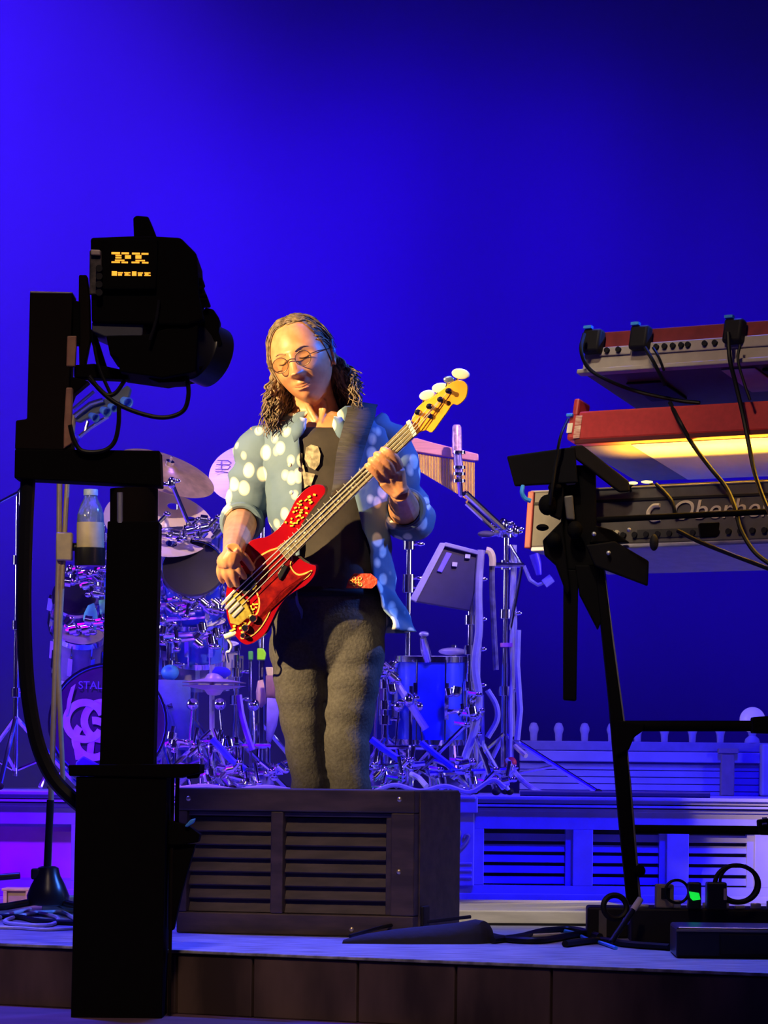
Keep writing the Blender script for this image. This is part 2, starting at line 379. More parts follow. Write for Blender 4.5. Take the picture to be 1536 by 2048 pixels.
# ------------------------------------------------------------------ louvred monitor box in front of the player
M_WOOD = mat('dark_stained_wood', (0.095, 0.062, 0.048), 0.6, color2=(0.045, 0.03, 0.025), scale=5, stretch=(1, 4, 6), bump=0.1)
M_WOOD2 = mat('dark_louvre_wood', (0.085, 0.060, 0.050), 0.6, color2=(0.05, 0.035, 0.03), scale=6, stretch=(1, 6, 8), bump=0.1)
BRASS = mat('old_brass', (0.75, 0.62, 0.38), 0.35, 0.9)
BD = 9.22
pL, pR = P(352, 1869, BD + 0.12), P(826, 1872, BD - 0.06)
bx = V((pR.x-pL.x, pR.y-pL.y, 0)).normalized(); by = V((-bx.y, bx.x, 0))
BW = V((pR.x-pL.x, pR.y-pL.y, 0)).length; BH = S(294, BD)
BO = V((pL.x, pL.y, 0.001))
box = thing('monitor_box', 'dark brown wooden louvred box standing in front of the bass player', 'wooden box', BO)
k = BW/474.0
def bb(m, u0, u1, v0, v1, y0, y1): return m.obox(BO, bx, by, Z3, ((u0-352)*k, (u1-352)*k), (y0, y1), ((1872-v1)*BH/294, (1872-v0)*BH/294))
q = MB(); bb(q, 356, 822, 1582, 1868, 0.05, 0.42); q.build('carcass', mat('dark_carcass', (0.03, 0.022, 0.02), 0.8), box, smooth=False)
q = MB(); bb(q, 352, 826, 1578, 1624, 0, 0.44); q.build('top_rail', M_WOOD, box, smooth=False, bevel=0.004)
q = MB(); bb(q, 352, 826, 1829, 1872, 0, 0.06); q.build('bottom_rail', M_WOOD, box, smooth=False, bevel=0.004)
for a, c in ((352, 372), (541, 566), (780, 826)):
    q = MB(); bb(q, a, c, 1624, 1829, 0.0, 0.06); q.build('stile', M_WOOD, box, smooth=False, bevel=0.004)
q = MB(); bb(q, 372, 780, 1624, 1634, 0.012, 0.05); q.build('inner_bead', M_WOOD2, box, smooth=False, bevel=0.003)
q = MB(); bb(q, 768, 780, 1634, 1829, 0.012, 0.05); q.build('inner_bead', M_WOOD2, box, smooth=False, bevel=0.003)
q = MB(); bb(q, 822, 828, 1584, 1868, 0.05, 0.44); q.build('side_panel', M_WOOD, box, smooth=False)
for a, c in ((372, 541), (566, 768)):
    for i in range(7):
        v0 = 1638 + 27.2*i
        q = MB(); ctr = BO + bx*(((a+c)/2-352)*k) + by*0.03 + Z3*((1872-(v0+13.6))*BH/294)
        az = (Z3*math.cos(0.5) + by*math.sin(0.5)); ay = bx.cross(az)*-1
        q.obox(ctr, bx, ay, az, (-(c-a)*k/2, (c-a)*k/2), (-0.004, 0.004), (-0.0208, 0.0208))
        q.build('slat', M_WOOD2, box, smooth=False, bevel=0.0015)
for u, v in ((797, 1597), (797, 1741), (705, 1858), (375, 1600)):
    q = MB(); q.ball(BO + bx*((u-352)*k) + Z3*((1872-v)*BH/294) + by*0.0, (0.007, 0.004, 0.007), 12, 8); q.build('screw_head', BRASS, box)
q = MB(); bb(q, 826, 834, 1810, 1850, 0.06, 0.12); q.build('corner_foot', BLK, box, smooth=False, bevel=0.004)

# ------------------------------------------------------------------ robotic camera tower
TD = 8.36
tow = thing('camera_tower', 'tall black robotic camera tower with cables before the stage on the left', 'camera tower', V((P(242, 2000, TD).x, TD, LOWZ)))
M_TOW = mat('matt_black_tower', (0.0035, 0.003, 0.0035), 0.9, spec=0.05)
M_TOWB = mat('brownish_black_tower', (0.008, 0.005, 0.0045), 0.85, spec=0.08)
COPPER = mat('bare_copper_plate', (0.36, 0.17, 0.11), 0.6, 0.0, var=0.3)
def tbox(name, u0, v0, u1, v1, y0, y1, mt=None, par=None, bevel=0.004):
    a, c = P(u0, v1, TD), P(u1, v0, TD)
    q = MB(); q.obox(V((0, TD, 0)), X3, Y3, Z3, (a.x, c.x), (y0, y1), (max(a.z, LOWZ), c.z)); return q.build(name, mt or M_TOW, par or tow, smooth=False, bevel=bevel)
def tpoly(name, uv, y0, y1, mt=None, par=None, bevel=0.003):
    q = MB(); n = len(uv)
    pts = [P(u, v, TD) for u, v in uv]
    q.add([p + Y3*y0 for p in pts] + [p + Y3*y1 for p in pts], [tuple(range(n)), tuple(range(2*n-1, n-1, -1))] + [(i, (i+1) % n, n+(i+1) % n, n+i) for i in range(n)])
    return q.build(name, mt or M_TOW, par or tow, smooth=False, bevel=bevel)
tpoly('pedestal', [(160, 1553), (339, 1553), (329, 2046), (149, 2046)], -0.105, 0.105)
tpoly('foot_plate', [(140, 2036), (338, 2036), (336, 2056), (138, 2056)], -0.12, 0.12)
tpoly('top_plate', [(145, 1530), (405, 1528), (404, 1546), (360, 1556), (146, 1552)], -0.11, 0.11)
tpoly('column', [(219, 1046), (321, 1046), (310, 1532), (203, 1532)], -0.06, 0.06)
q = MB(); c = P(268, 1046, TD); q.cyl(c - Z3*0.01, P(268, 978, TD), S(48, TD), n=24); q.build('collar', M_TOWB, tow)
q = MB(); q.cyl(P(240, 1046, TD - 0.055), P(240, 985, TD - 0.055), 0.007, n=10); q.build('guide_rod', STEEL, tow)
tpoly('arm', [(34, 902), (322, 905), (325, 975), (33, 960)], -0.05, 0.05)
tpoly('upright', [(64, 590), (149, 592), (140, 845), (148, 905), (34, 902), (36, 845), (58, 842)], -0.05, 0.05, M_TOWB)
tpoly('cap_strip', [(64, 588), (149, 590), (149, 594), (64, 593)], -0.052, 0.052, ALU)
tpoly('side_plate', [(147, 604), (162, 606), (162, 690), (147, 690)], -0.03, 0.03)
tpoly('copper_strip', [(138, 677), (157, 677), (154, 738), (136, 738)], -0.052, -0.03, COPPER)
tpoly('lower_strip', [(136, 780), (149, 780), (147, 850), (150, 890), (131, 902), (132, 850)], -0.056, -0.03, COPPER)
tpoly('tilt_lever', [(159, 552), (175, 552), (180, 600), (182, 680), (170, 740), (160, 740), (158, 640)], -0.02, 0.02, M_TOWB)
tpoly('brace', [(176, 660), (190, 660), (217, 744), (202, 748)], -0.015, 0.015)
tpoly('cradle', [(150, 733), (190, 730), (258, 745), (258, 762), (150, 757)], -0.03, 0.03)
tpoly('cradle_foot', [(120, 760), (150, 757), (180, 765), (150, 790), (135, 830), (110, 850)], -0.03, 0.03)
# camera head with its own pieces
head = MB(); hp = [(188, 488), (290, 484), (366, 488), (398, 520), (402, 600), (412, 650), (380, 662), (190, 656)]
pts = [P(u, v, TD) for u, v in hp]; n = len(pts)
head.add([p + Y3*-0.10 for p in pts] + [p + Y3*0.16 for p in pts], [tuple(range(n)), tuple(range(2*n-1, n-1, -1))] + [(i, (i+1) % n, n+(i+1) % n, n+i) for i in range(n)])
hd = head.build('camera_body', M_TOW, tow, smooth=False, bevel=0.006)
tpoly('display_housing', [(213, 492), (322, 494), (318, 592), (212, 592)], -0.115, -0.098, M_TOW, hd)
tpoly('connector_panel', [(187, 514), (211, 515), (211, 602), (186, 602)], -0.112, -0.098, mat('worn_connector_panel', (0.075, 0.06, 0.055), 0.5, color2=(0.012, 0.01, 0.01), scale=70), hd)
tpoly('connector', [(189, 514), (209, 515), (209, 526), (190, 525)], -0.122, -0.11, mat('bare_connector', (0.42, 0.34, 0.30), 0.4), hd)
for i in range(4):
    q = MB(); c = P(199, 538 + 16*i, TD - 0.112); q.cyl(c, c - Y3*0.012, S(7, TD), n=12); q.build('socket', BLK, hd)
tpoly('antenna', [(270, 488), (268, 440), (274, 435), (298, 437), (304, 450), (318, 486)], -0.03, 0.03, None, hd)
tpoly('top_knob', [(236, 487), (238, 480), (255, 480), (256, 487)], -0.03, 0.0, None, hd)
tpoly('fin', [(366, 498), (372, 498), (374, 540), (366, 545)], -0.08, 0.1, None, hd)
q = MB(); q.ball(P(383, 541, TD), (S(17, TD), 0.04, S(18, TD)), 16, 10); q.build('focus_knob', M_TOW, hd)
for i, (v, u1) in enumerate(((566, 408), (583, 410), (598, 416), (606, 419))):
    tpoly('fin', [(378, v-4), (u1, v-4), (u1, v+3), (378, v+4)], -0.06, 0.06, None, hd)
tpoly('carrying_plate', [(190, 654), (292, 655), (290, 682), (215, 683), (190, 672)], -0.09, 0.1, mat('grey_blue_plate', (0.045, 0.05, 0.075), 0.6), hd)
tpoly('lens_housing', [(218, 680), (300, 678), (392, 650), (400, 660), (395, 752), (330, 764), (245, 752), (242, 725), (226, 720)], -0.09, 0.14, None, hd)
q = MB(); ax = V((0.75, 0.62, -0.28)).normalized()
c0 = P(372, 690, TD)
q.lathe([(0.035, -0.05), (S(52, TD), -0.04), (S(56, TD), 0.0), (S(58, TD), 0.03), (S(62, TD), 0.035), (S(62, TD), 0.085), (S(56, TD), 0.09), (0.03, 0.088)], c0, ax, 32)
q.build('lens', mat('black_lens', (0.014, 0.014, 0.017), 0.35, spec=0.3), hd)
tpoly('lens_bracket', [(395, 650), (412, 618), (428, 622), (440, 640), (438, 665), (446, 690), (420, 720), (400, 745)], -0.03, 0.06, None, hd)
tpoly('base_clamp', [(300, 748), (380, 748), (372, 768), (320, 770), (300, 762)], -0.05, 0.06, M_TOWB, hd)
M_LED = mat('amber_display', (0.9, 0.5, 0.1), 0.5, emit=(1.0, 0.42, 0.03), estr=1.15)
def led(rows, name):
    q = MB()
    for (u0, v0, u1, v1) in rows:
        a, c = P(u0, v1, TD - 0.115), P(u1, v0, TD - 0.115)
        q.obox(V((0, TD - 0.115, 0)), X3, Y3, Z3, (a.x, c.x), (-0.002, 0.001), (a.z, c.z))
    o = q.build(name, M_LED, hd, smooth=False); o['kind'] = 'stuff'; return o
led([(223, 504.5, 240, 508.5), (243, 505, 258, 508.5), (264, 505.5, 280, 509), (283, 506, 297, 509.5),
     (231, 510, 243, 512.3), (231, 514, 243, 517), (250, 510.5, 262, 517.5), (271, 510.5, 283, 517.5),
     (230, 519.5, 249, 522), (223, 523, 240, 526), (243, 523.5, 256, 526.5), (271, 520, 290, 522.5), (263, 523.5, 279, 526.5), (284, 524, 297, 527)], 'display_symbols')
led([(223.5, 542.5, 234, 551.5), (235.5, 544.5, 246, 546.5), (236, 547.5, 244, 551.5), (248.5, 544.5, 261, 546.5), (250, 547.2, 257, 549), (249, 549.5, 261, 551.5),
     (264, 543, 273, 551.8), (275.5, 545, 286, 547), (276, 548, 284, 552), (288.5, 545, 301, 547), (290, 547.6, 297, 549.5), (288.5, 550, 301.5, 552)], 'display_line')
def tcable(pts, r, mt=CABLE, dy=-0.06, par=None, name='cable'):
    q = MB(); q.tube(spline([P(u, v, TD + dy + (e[0] if e else 0)) for u, v, *e in pts], 8), r, 8); return q.build(name, mt, par or tow)
tcable([(374, 752), (377, 790), (366, 822), (330, 835), (285, 828), (235, 808), (200, 780), (178, 752)], 0.0052)
tcable([(238, 810), (237, 850), (228, 885), (205, 902), (165, 902), (148, 880), (140, 850)], 0.0052)
tcable([(250, 760), (232, 785), (214, 790), (196, 775), (178, 757)], 0.005)
tcable([(186, 660), (190, 700), (200, 740), (222, 790)], 0.004)
tcable([(318, 600), (312, 640), (300, 680)], 0.004, dy=-0.11)
tcable([(56, 960), (51, 1060), (48, 1180), (50, 1300), (58, 1400), (76, 1490), (106, 1556), (150, 1602), (200, 1640)], S(15, TD), dy=-0.02, name='hose')
q = MB(); q.cyl(P(346, 1552, TD - 0.03), P(338, 2030, TD - 0.03), 0.004, n=8); q.build('rod', M_TOWB, tow)
q = MB(); q.cyl(P(355, 1556, TD + 0.02), P(352, 1720, TD + 0.02), 0.005, n=8); q.build('rod', M_TOWB, tow)
tpoly('side_unit', [(338, 1640), (378, 1650), (402, 1668), (398, 1684), (360, 1690), (338, 1690)], -0.04, 0.04)
tpoly('side_wedge', [(338, 1690), (392, 1688), (366, 1780), (348, 1860), (338, 1860)], -0.03, 0.03)
tpoly('blue_tag', [(371, 1652), (384, 1638), (394, 1636), (391, 1645), (377, 1654)], -0.05, -0.04, mat('blue_tape', (0.05, 0.3, 0.95), 0.5))
tpoly('hook', [(372, 1545), (402, 1545), (396, 1556), (375, 1558)], -0.02, 0.02)

# ------------------------------------------------------------------ microphone stand with bottle holder, behind the tower
MD = 10.35
gz = 0.0
mic_base = V((P(92, 1800, MD).x, MD, 0))
ms = thing('microphone_stand', 'tan metal microphone stand on a black weighted tripod at far left', 'stand', mic_base)
TAN = mat('tan_lacquered_metal', (0.62, 0.52, 0.34), 0.35, 0.5)
q = MB(); q.tube([P(97, 1745, MD), P(103, 1560, MD), P(112, 1300, MD), P(118, 1110, MD), P(119, 960, MD), P(118, 860, MD)], 0.0085, 10); q.build('pole', TAN, ms)
q = MB(); q.tube([P(126, 1560, MD), P(116, 1330, MD), P(127, 1110, MD), P(135, 960, MD), P(148, 830, MD)], 0.0075, 10); q.build('boom', TAN, ms)
q = MB(); q.tube([P(94, 1745, MD-0.01), P(99, 1640, MD-0.01), P(101, 1600, MD-0.01)], 0.011, 10); q.build('sleeve', BLKG, ms)
q = MB(); q.lathe([(0.028, 0.0), (0.06, 0.005), (0.062, 0.03), (0.05, 0.06), (0.035, 0.088), (0.03, 0.11), (0.02, 0.115)], P(96, 1812, MD), n=24); q.build('hub', BLKG, ms)
q = MB(); a = P(78, 1745, MD); q.obox(a, X3, Y3, Z3, (-0.022, 0.03), (-0.02, 0.02), (-0.02, 0.012)); q.build('clutch', BLKG, ms, bevel=0.006)
for ang, ln in ((200, 0.30), (330, 0.28), (75, 0.30)):
    d = V((math.cos(math.radians(ang)), math.sin(math.radians(ang)), 0)); p0 = P(96, 1802, MD); p0 = V((p0.x, p0.y, p0.z))
    e = V((mic_base.x, mic_base.y, 0.012)) + d*ln
    q = MB(); q.tube([p0 + d*0.03, p0 + d*0.12 - Z3*0.015, e], 0.011, 10); lg = q.build('leg', BLKG, ms)
    q = MB(); q.ball(e, 0.013, 10, 8); q.build('rubber_foot', BLK, lg)
q = MB(); a, c = P(113, 1122, MD), P(146, 1066, MD); q.obox(V((0, MD-0.03, 0)), X3, Y3, Z3, (a.x, c.x), (0, 0.05), (a.z, c.z)); q.build('clamp', TAN, ms, bevel=0.004)
q = MB(); q.cyl(P(140, 1094, MD), P(168, 1094, MD), 0.012, n=12); q.build('clamp_arm', BLKG, ms)
q = MB(); cb = P(180, 1132, MD); q.lathe([(0.001, 0), (S(30, MD), 0.0), (S(31, MD), 0.004), (S(31, MD), S(36, MD)), (S(29, MD), S(36, MD)), (S(28.5, MD), 0.006), (0.001, 0.005)], cb, n=28); q.build('cup_holder', BLKG, ms)
bt = thing('water_bottle', 'clear water bottle with tan label in the stand\'s black holder', 'bottle', cb + Z3*0.007)
M_PET = mat('clear_bottle', (0.55, 0.7, 0.95), 0.08, trans=0.75, alpha=1.0)
q = MB(); R = S(27, MD); hb = S(1124-984, MD)
q.lathe([(0.001, 0.0), (R*0.9, 0.0), (R, 0.01), (R, hb*0.62), (R*0.98, hb*0.70), (R*0.75, hb*0.84), (R*0.5, hb*0.93), (R*0.47, hb)], bt.location, n=28); q.build('body', M_PET, bt)
q = MB(); q.lathe([(R*1.01, hb*0.0+0.012), (R*1.02, hb*0.0+0.013), (R*1.02, hb*0.58), (R*1.01, hb*0.58+0.001)], bt.location, n=28, cap=False); q.build('label_band', mat('tan_bottle_label', (0.55, 0.46, 0.28), 0.5), bt)
q = MB(); q.lathe([(R*0.52, hb*0.97), (R*0.54, hb*0.972), (R*0.54, hb*1.05), (R*0.5, hb*1.06), (0.001, hb*1.06)], bt.location, n=24); q.build('cap', mat('pale_blue_cap', (0.5, 0.65, 0.9), 0.4), bt)

# rack of small blue cups up behind the tower
rk = thing('cup_rack', 'chrome bracket holding small blue cups behind the camera tower', 'rack', P(150, 832, MD - 0.01))
RDp = MD - 0.02
q = MB(); q.cyl(P(146, 818, RDp), P(188, 783, RDp), 0.005, n=8); q.build('upper_bar', CHROME, rk)
q = MB(); q.tube([P(148, 832, RDp), P(180, 808, RDp), P(206, 800, RDp)], 0.007, 8); q.build('middle_bar', CHROME, rk)
q = MB(); q.poly([(150, 830), (205, 800), (255, 770), (263, 778), (258, 795), (225, 812), (160, 845), (150, 842)], RDp + 0.01, 0.03); q.build('tray', mat('slate_tray', (0.16, 0.20, 0.24), 0.5), rk, bevel=0.004)
q = MB(); q.tube([P(150, 880, RDp), P(180, 856, RDp), P(216, 833, RDp)], 0.006, 8); q.build('lower_bar', CHROME, rk)
q = MB(); q.tube([P(170, 865, RDp), P(176, 842, RDp)], 0.005, 8); q.build('strut', CHROME, rk)
q = MB(); q.ball(P(153, 877, RDp), 0.012, 12, 8); q.build('end_knob', mat('deep_blue_plastic', (0.06, 0.02, 0.9), 0.4), rk)
M_CUP = mat('bright_blue_plastic', (0.10, 0.30, 0.95), 0.35)
for u, v, rr in ((188, 834, 9), (211, 823, 10), (226, 815, 8), (253, 804, 11)):
    q = MB(); ax = V((0.5, -0.8, -0.3)); r = S(rr, MD)
    q.lathe([(0.001, -0.02), (r*0.7, -0.02), (r, 0.012), (r*0.8, 0.012), (r*0.5, -0.005), (0.001, -0.005)], P(u, v, RDp - 0.02), ax, 16); q.build('cup', M_CUP, rk)

# ------------------------------------------------------------------ left floor clutter
lb = thing('wooden_crate', 'small pale wooden box with rim on the floor at far left', 'box', V((P(36, 1812, 11.2).x, 11.2, 0)))
M_CR = mat('warm_pale_wood', (0.85, 0.62, 0.36), 0.5, var=0.3)
x0, x1 = P(6, 1800, 11.2).x, P(72, 1800, 11.2).x
q = MB(); q.obox(V((0, 11.2, 0)), X3, Y3, Z3, (x0, x1), (0.01, 0.14), (0, 0.045)); q.build('body', mat('dull_wood', (0.5, 0.38, 0.25), 0.6), lb, smooth=False)
q = MB(); q.obox(V((0, 11.2, 0)), X3, Y3, Z3, (x0-0.005, x1+0.005), (0, 0.15), (0.045, 0.053)); q.build('rim', M_CR, lb, smooth=False, bevel=0.002)
for xa in (x0, x1-0.012, x0 + 0.07):
    q = MB(); q.obox(V((0, 11.2, 0)), X3, Y3, Z3, (xa, xa+0.012), (0.0, 0.012), (0.0, 0.045)); q.build('batten', M_CR, lb, smooth=False, bevel=0.002)
bar = thing('black_bar', 'short black bar reaching in from the left edge', 'bar', P(-20, 1756, 10.0))
q = MB(); q.cyl(P(-60, 1760, 10.0), P(40, 1751, 10.0), S(7, 10), n=10); q.build('tube', BLKG, bar); q = MB(); q.cyl(P(-60, 1785, 10.0), V((P(-60, 1785, 10).x, 10.0, 0.0)), 0.012, n=8); q.cyl(P(-60, 1760, 10.0), P(-60, 1785, 10.0), 0.012, n=8); q.build('support', BLKG, bar)
M_CL = mat('pale_grey_cable', (0.62, 0.60, 0.70), 0.4)
def floor_cable(name, label, uv, r, mt, seed=0, hump=0.0, z0=None):
    pts = []
    for i, (u, v) in enumerate(uv):
        p = G(u, v); p.z = r + hump*math.sin(i*2.1 + seed)**2; pts.append(p)
    q = MB(); q.tube(spline(pts, 8), r, 7); return tag(q.build(name, mt), label, 'cable')
floor_cable('floor_cable', 'pale cable looping in a flat coil below the microphone stand', [(150, 1842), (120, 1828), (60, 1832), (10, 1846), (40, 1854), (100, 1854), (115, 1840), (70, 1828)], 0.006, M_CL, 1)
floor_cable('floor_cable', 'pale cable running to the left edge of the deck', [(60, 1822), (20, 1832), (-30, 1850)], 0.006, M_CL, 2)
floor_cable('floor_cable', 'thin pale cable lying nearest the deck edge at left', [(-20, 1858), (40, 1860), (90, 1863), (150, 1860)], 0.005, M_CL, 3)
floor_cable('floor_cable', 'black cable curving round the pale coil at left', [(-20, 1838), (40, 1840), (80, 1848), (150, 1852)], 0.008, CABLE, 3)
ub = thing('power_unit', 'flat blue and white unit on the floor beside the tower', 'box', V((P(120, 1820, 10.6).x, 10.6, 0)))
x0, x1 = P(84, 1800, 10.6).x, P(168, 1800, 10.6).x
q = MB(); q.obox(V((0, 10.6, 0)), X3, Y3, Z3, (x0, x1), (0, 0.12), (0, 0.03)); q.build('case', mat('grey_green_case', (0.25, 0.33, 0.36), 0.5), ub, smooth=False, bevel=0.003)
q = MB(); q.obox(V((0, 10.6, 0)), X3, Y3, Z3, (x0, (x0+x1)/2), (0.0, 0.12), (0.03, 0.045)); q.build('blue_top', mat('light_blue_plastic', (0.15, 0.4, 0.9), 0.5), ub, smooth=False, bevel=0.003)
q = MB(); q.obox(V((0, 10.6, 0)), X3, Y3, Z3, ((x0+x1)/2, x1), (0.0, 0.12), (0.03, 0.05)); q.build('white_top', WHITE, ub, smooth=False, bevel=0.003)

# ------------------------------------------------------------------ right floor clutter
bag = thing('black_cloth_bag', 'slumped black cloth bag lying against the louvred box', 'bag', G(850, 1884))
q = MB(); rings = []
for u, h, wd in ((690, 4, 20), (730, 14, 40), (790, 22, 60), (850, 28, 80), (910, 36, 90), (950, 42, 90), (968, 40, 80), (974, 20, 60)):
    c = G(u, 1887); d0 = c.y; hh = S(h + 5, d0); ww = S(wd, d0)*0.55
    rings.append([c + ED*0 + EN*(ww*math.cos(t)) + Z3*(max(0.0, hh*math.sin(t)*(1+0.12*noise.noise(V((u*0.02, t, 0)))))) for t in [math.pi*i/10 for i in range(11)]] + [c + EN*(ww*k) for k in (-0.5, 0.0, 0.5)])
q.loft(rings); q.build('cloth', mat('black_cloth', (0.014, 0.013, 0.018), 0.9, bump=0.4, scale=20), bag)
q = MB(); q.tube(spline([G(700, 1882) + Z3*0.012, G(780, 1876) + Z3*0.032, G(860, 1874) + Z3*0.04, G(940, 1872) + Z3*0.05], 6), 0.005, 6); q.build('strap', CABLE, bag)
floor_cable('floor_cable', 'bright blue cable lying across the deck edge', [(1100, 1862), (1143, 1868), (1175, 1882), (1204, 1890), (1232, 1900)], 0.0048, mat('bright_blue_cable', (0.04, 0.30, 1.0), 0.35), 0)
for i, (lab, uv) in enumerate((('black cable trailing from the cloth bag to the pedal case', [(970, 1876), (1020, 1886), (1080, 1888), (1140, 1878), (1190, 1872)]),
        ('black cable making a low loop on the pale floor', [(985, 1888), (1040, 1880), (1090, 1868), (1150, 1866), (1200, 1880)]),
        ('black cable lying along the front of the black box', [(1130, 1895), (1200, 1888), (1260, 1896), (1340, 1902)]))):
    floor_cable('floor_cable', lab, uv, 0.009, CABLE, i)
floor_cable('floor_cable', 'cream cable crossing the pale deck beside the bag', [(1010, 1882), (1050, 1876), (1090, 1874), (1120, 1872)], 0.005, mat('cream_cable', (0.7, 0.68, 0.5), 0.4), 1)
def gbox(name, label, cat, u0, u1, vb, h, depth, mt, bevel=0.006):
    p0, p1 = G(u0, vb), G(u1, vb + (u1-u0)*0.012)
    o = V(((p0.x+p1.x)/2, (p0.y+p1.y)/2, 0)); t = thing(name, label, cat, o)
    ax = (p1-p0); w = ax.length; ax.normalize(); ay = V((-ax.y, ax.x, 0))
    q = MB(); q.obox(V((p0.x, p0.y, 0)), ax, ay, Z3, (0, w), (0, depth), (0, S(h, o.y))); q.build('case', mt, t, smooth=False, bevel=bevel)
    return t, V((p0.x, p0.y, 0)), ax, ay, w, S(h, o.y)
c1 = gbox('equipment_case', 'long low black case on the deck at the right edge', 'case', 1352, 1640, 1916, 62, 0.30, BLKG)
q = MB(); q.obox(c1[1], c1[2], c1[3], Z3, (0.0, c1[4]), (-0.004, 0.0), (c1[5]*0.86, c1[5]*0.93)); q.build('edge_trim', ALU, c1[0], smooth=False)
q = MB(); q.obox(c1[1], c1[2], c1[3], Z3, (0.1, c1[4]), (-0.006, 0.0), (c1[5]*0.1, c1[5]*0.8)); q.build('front_panel', BLK, c1[0], smooth=False, bevel=0.003)
c2 = gbox('pedal_case', 'open black pedal case behind the long case', 'case', 1262, 1640, 1888, 72, 0.26, BLK)
q = MB()
for kx in range(10): q.obox(c2[1], c2[2], c2[3], Z3, (0.02+kx*0.04, 0.045+kx*0.04), (0.03, 0.06), (c2[5], c2[5]+0.008+0.006*(kx % 3)))
o = q.build('foot_switches', STEEL, c2[0], bevel=0.002); o['kind'] = 'stuff'
c3 = gbox('equipment_box', 'small black box at the pale step\'s right end', 'box', 1174, 1258, 1876, 62, 0.18, BLK)
q = MB(); q.obox(c3[1], c3[2], c3[3], Z3, (0.03, 0.05), (-0.004, 0), (0.0, c3[5]*0.9)); q.build('corner_strip', ALU, c3[0], smooth=False)
def onbox(u, v, w, h, d, dep, name, label, mt, c, parts=()):
    a, b_ = P(u-w/2, v+h/2, d), P(u+w/2, v-h/2, d)
    z0 = c[5] + 0.0005
    t = thing(name, label, 'pedal', V(((a.x+b_.x)/2, d, z0)))
    q = MB(); q.obox(V((0, d, 0)), X3, Y3, Z3, (a.x, b_.x), (0, dep), (z0, max(b_.z, z0+0.02))); q.build('case', mt, t, smooth=False, bevel=0.004)
    return t, a, b_, d
yb = c2[1].y + 0.02
t1 = onbox(1330, 1787, 36, 36, yb - 0.02, 0.05, 'effect_pedal', 'small box with tan face on the black pedal case', mat('tan_face', (0.30, 0.24, 0.15), 0.6), c2)
q = MB(); a, b_ = P(1322, 1798, t1[3]), P(1340, 1776, t1[3]); q.obox(V((0, t1[3], 0)), X3, Y3, Z3, (a.x, b_.x), (-0.003, 0.0), (a.z, b_.z)); q.build('face_plate', BLK, t1[0], smooth=False)
t2 = onbox(1390, 1784, 26, 38, yb - 0.06, 0.05, 'tuner_pedal', 'small black box with a glowing green display', BLKG, c2)
q = MB(); q.poly([(1378, 1783), (1398, 1786), (1401, 1799), (1386, 1801), (1381, 1796)], t2[3] - 0.004, 0.004); q.build('screen', mat('green_screen', (0.1, 0.9, 0.1), 0.5, emit=(0.0, 0.8, 0.05), estr=0.9), t2[0], smooth=False)
t3 = onbox(1434, 1788, 40, 46, yb - 0.10, 0.06, 'power_brick', 'plain black box beside the large cable hoop', BLKG, c2)
q = MB(); a, b_ = P(1447, 1800, t3[3]), P(1454, 1777, t3[3]); q.obox(V((0, t3[3], 0)), X3, Y3, Z3, (a.x, b_.x), (-0.003, 0.0), (a.z, b_.z)); q.build('connector', mat('dusty_pink_plug', (0.5, 0.36, 0.36), 0.5), t3[0], smooth=False, bevel=0.002)
hp = thing('cable_hoop', 'large upright hoop of black cable on the pedal case', 'cable', P(1472, 1803, yb - 0.06))
q = MB(); q.torus(P(1474, 1768, yb - 0.06), V((0.1, -1, 0.2)), S(44, yb), S(5, yb), 40, 8, 1.0, 0.86); q.build('outer_loop', CABLE, hp)
q = MB(); q.torus(P(1476, 1766, yb - 0.04), V((-0.15, -1, 0.1)), S(36, yb), S(3, yb), 40, 8); q.build('inner_loop', CABLE, hp)
q = MB(); q.torus(P(1230, 1814, yb + 0.05), V((0.2, -1, 0.2)), S(24, yb), S(6, yb), 30, 8); tag(q.build('cable_loop', CABLE), 'small black cable loop standing on the small black box', 'cable')
q = MB(); q.torus(P(1354, 1783, yb - 0.03), V((0.2, -1, 0.1)), S(24, yb), S(3, yb), 30, 8, 1, 0.95); tag(q.build('cable_loop', CABLE), 'thin black cable loop between the tan and green boxes', 'cable')
tp = thing('taped_rod', 'slanting dark rod with a pale taped end leaning on the pedal case', 'rod', G(1222, 1893))
q = MB(); q.cyl(G(1222, 1893) + Z3*0.01, P(1266, 1820, yb - 0.10), S(6, yb), n=10); q.build('shaft', BLKG, tp)
q = MB(); q.cyl(P(1266, 1820, yb - 0.10), P(1281, 1798, yb - 0.085), S(7, yb), n=10); q.build('taped_end', mat('pale_tape', (0.6, 0.55, 0.5), 0.6), tp)
q = MB(); q.cyl(P(1250, 1846, yb - 0.105), P(1254, 1839, yb - 0.105), S(7.5, yb), n=10); q.build('blue_band', mat('violet_tape', (0.25, 0.2, 0.9), 0.5), tp)
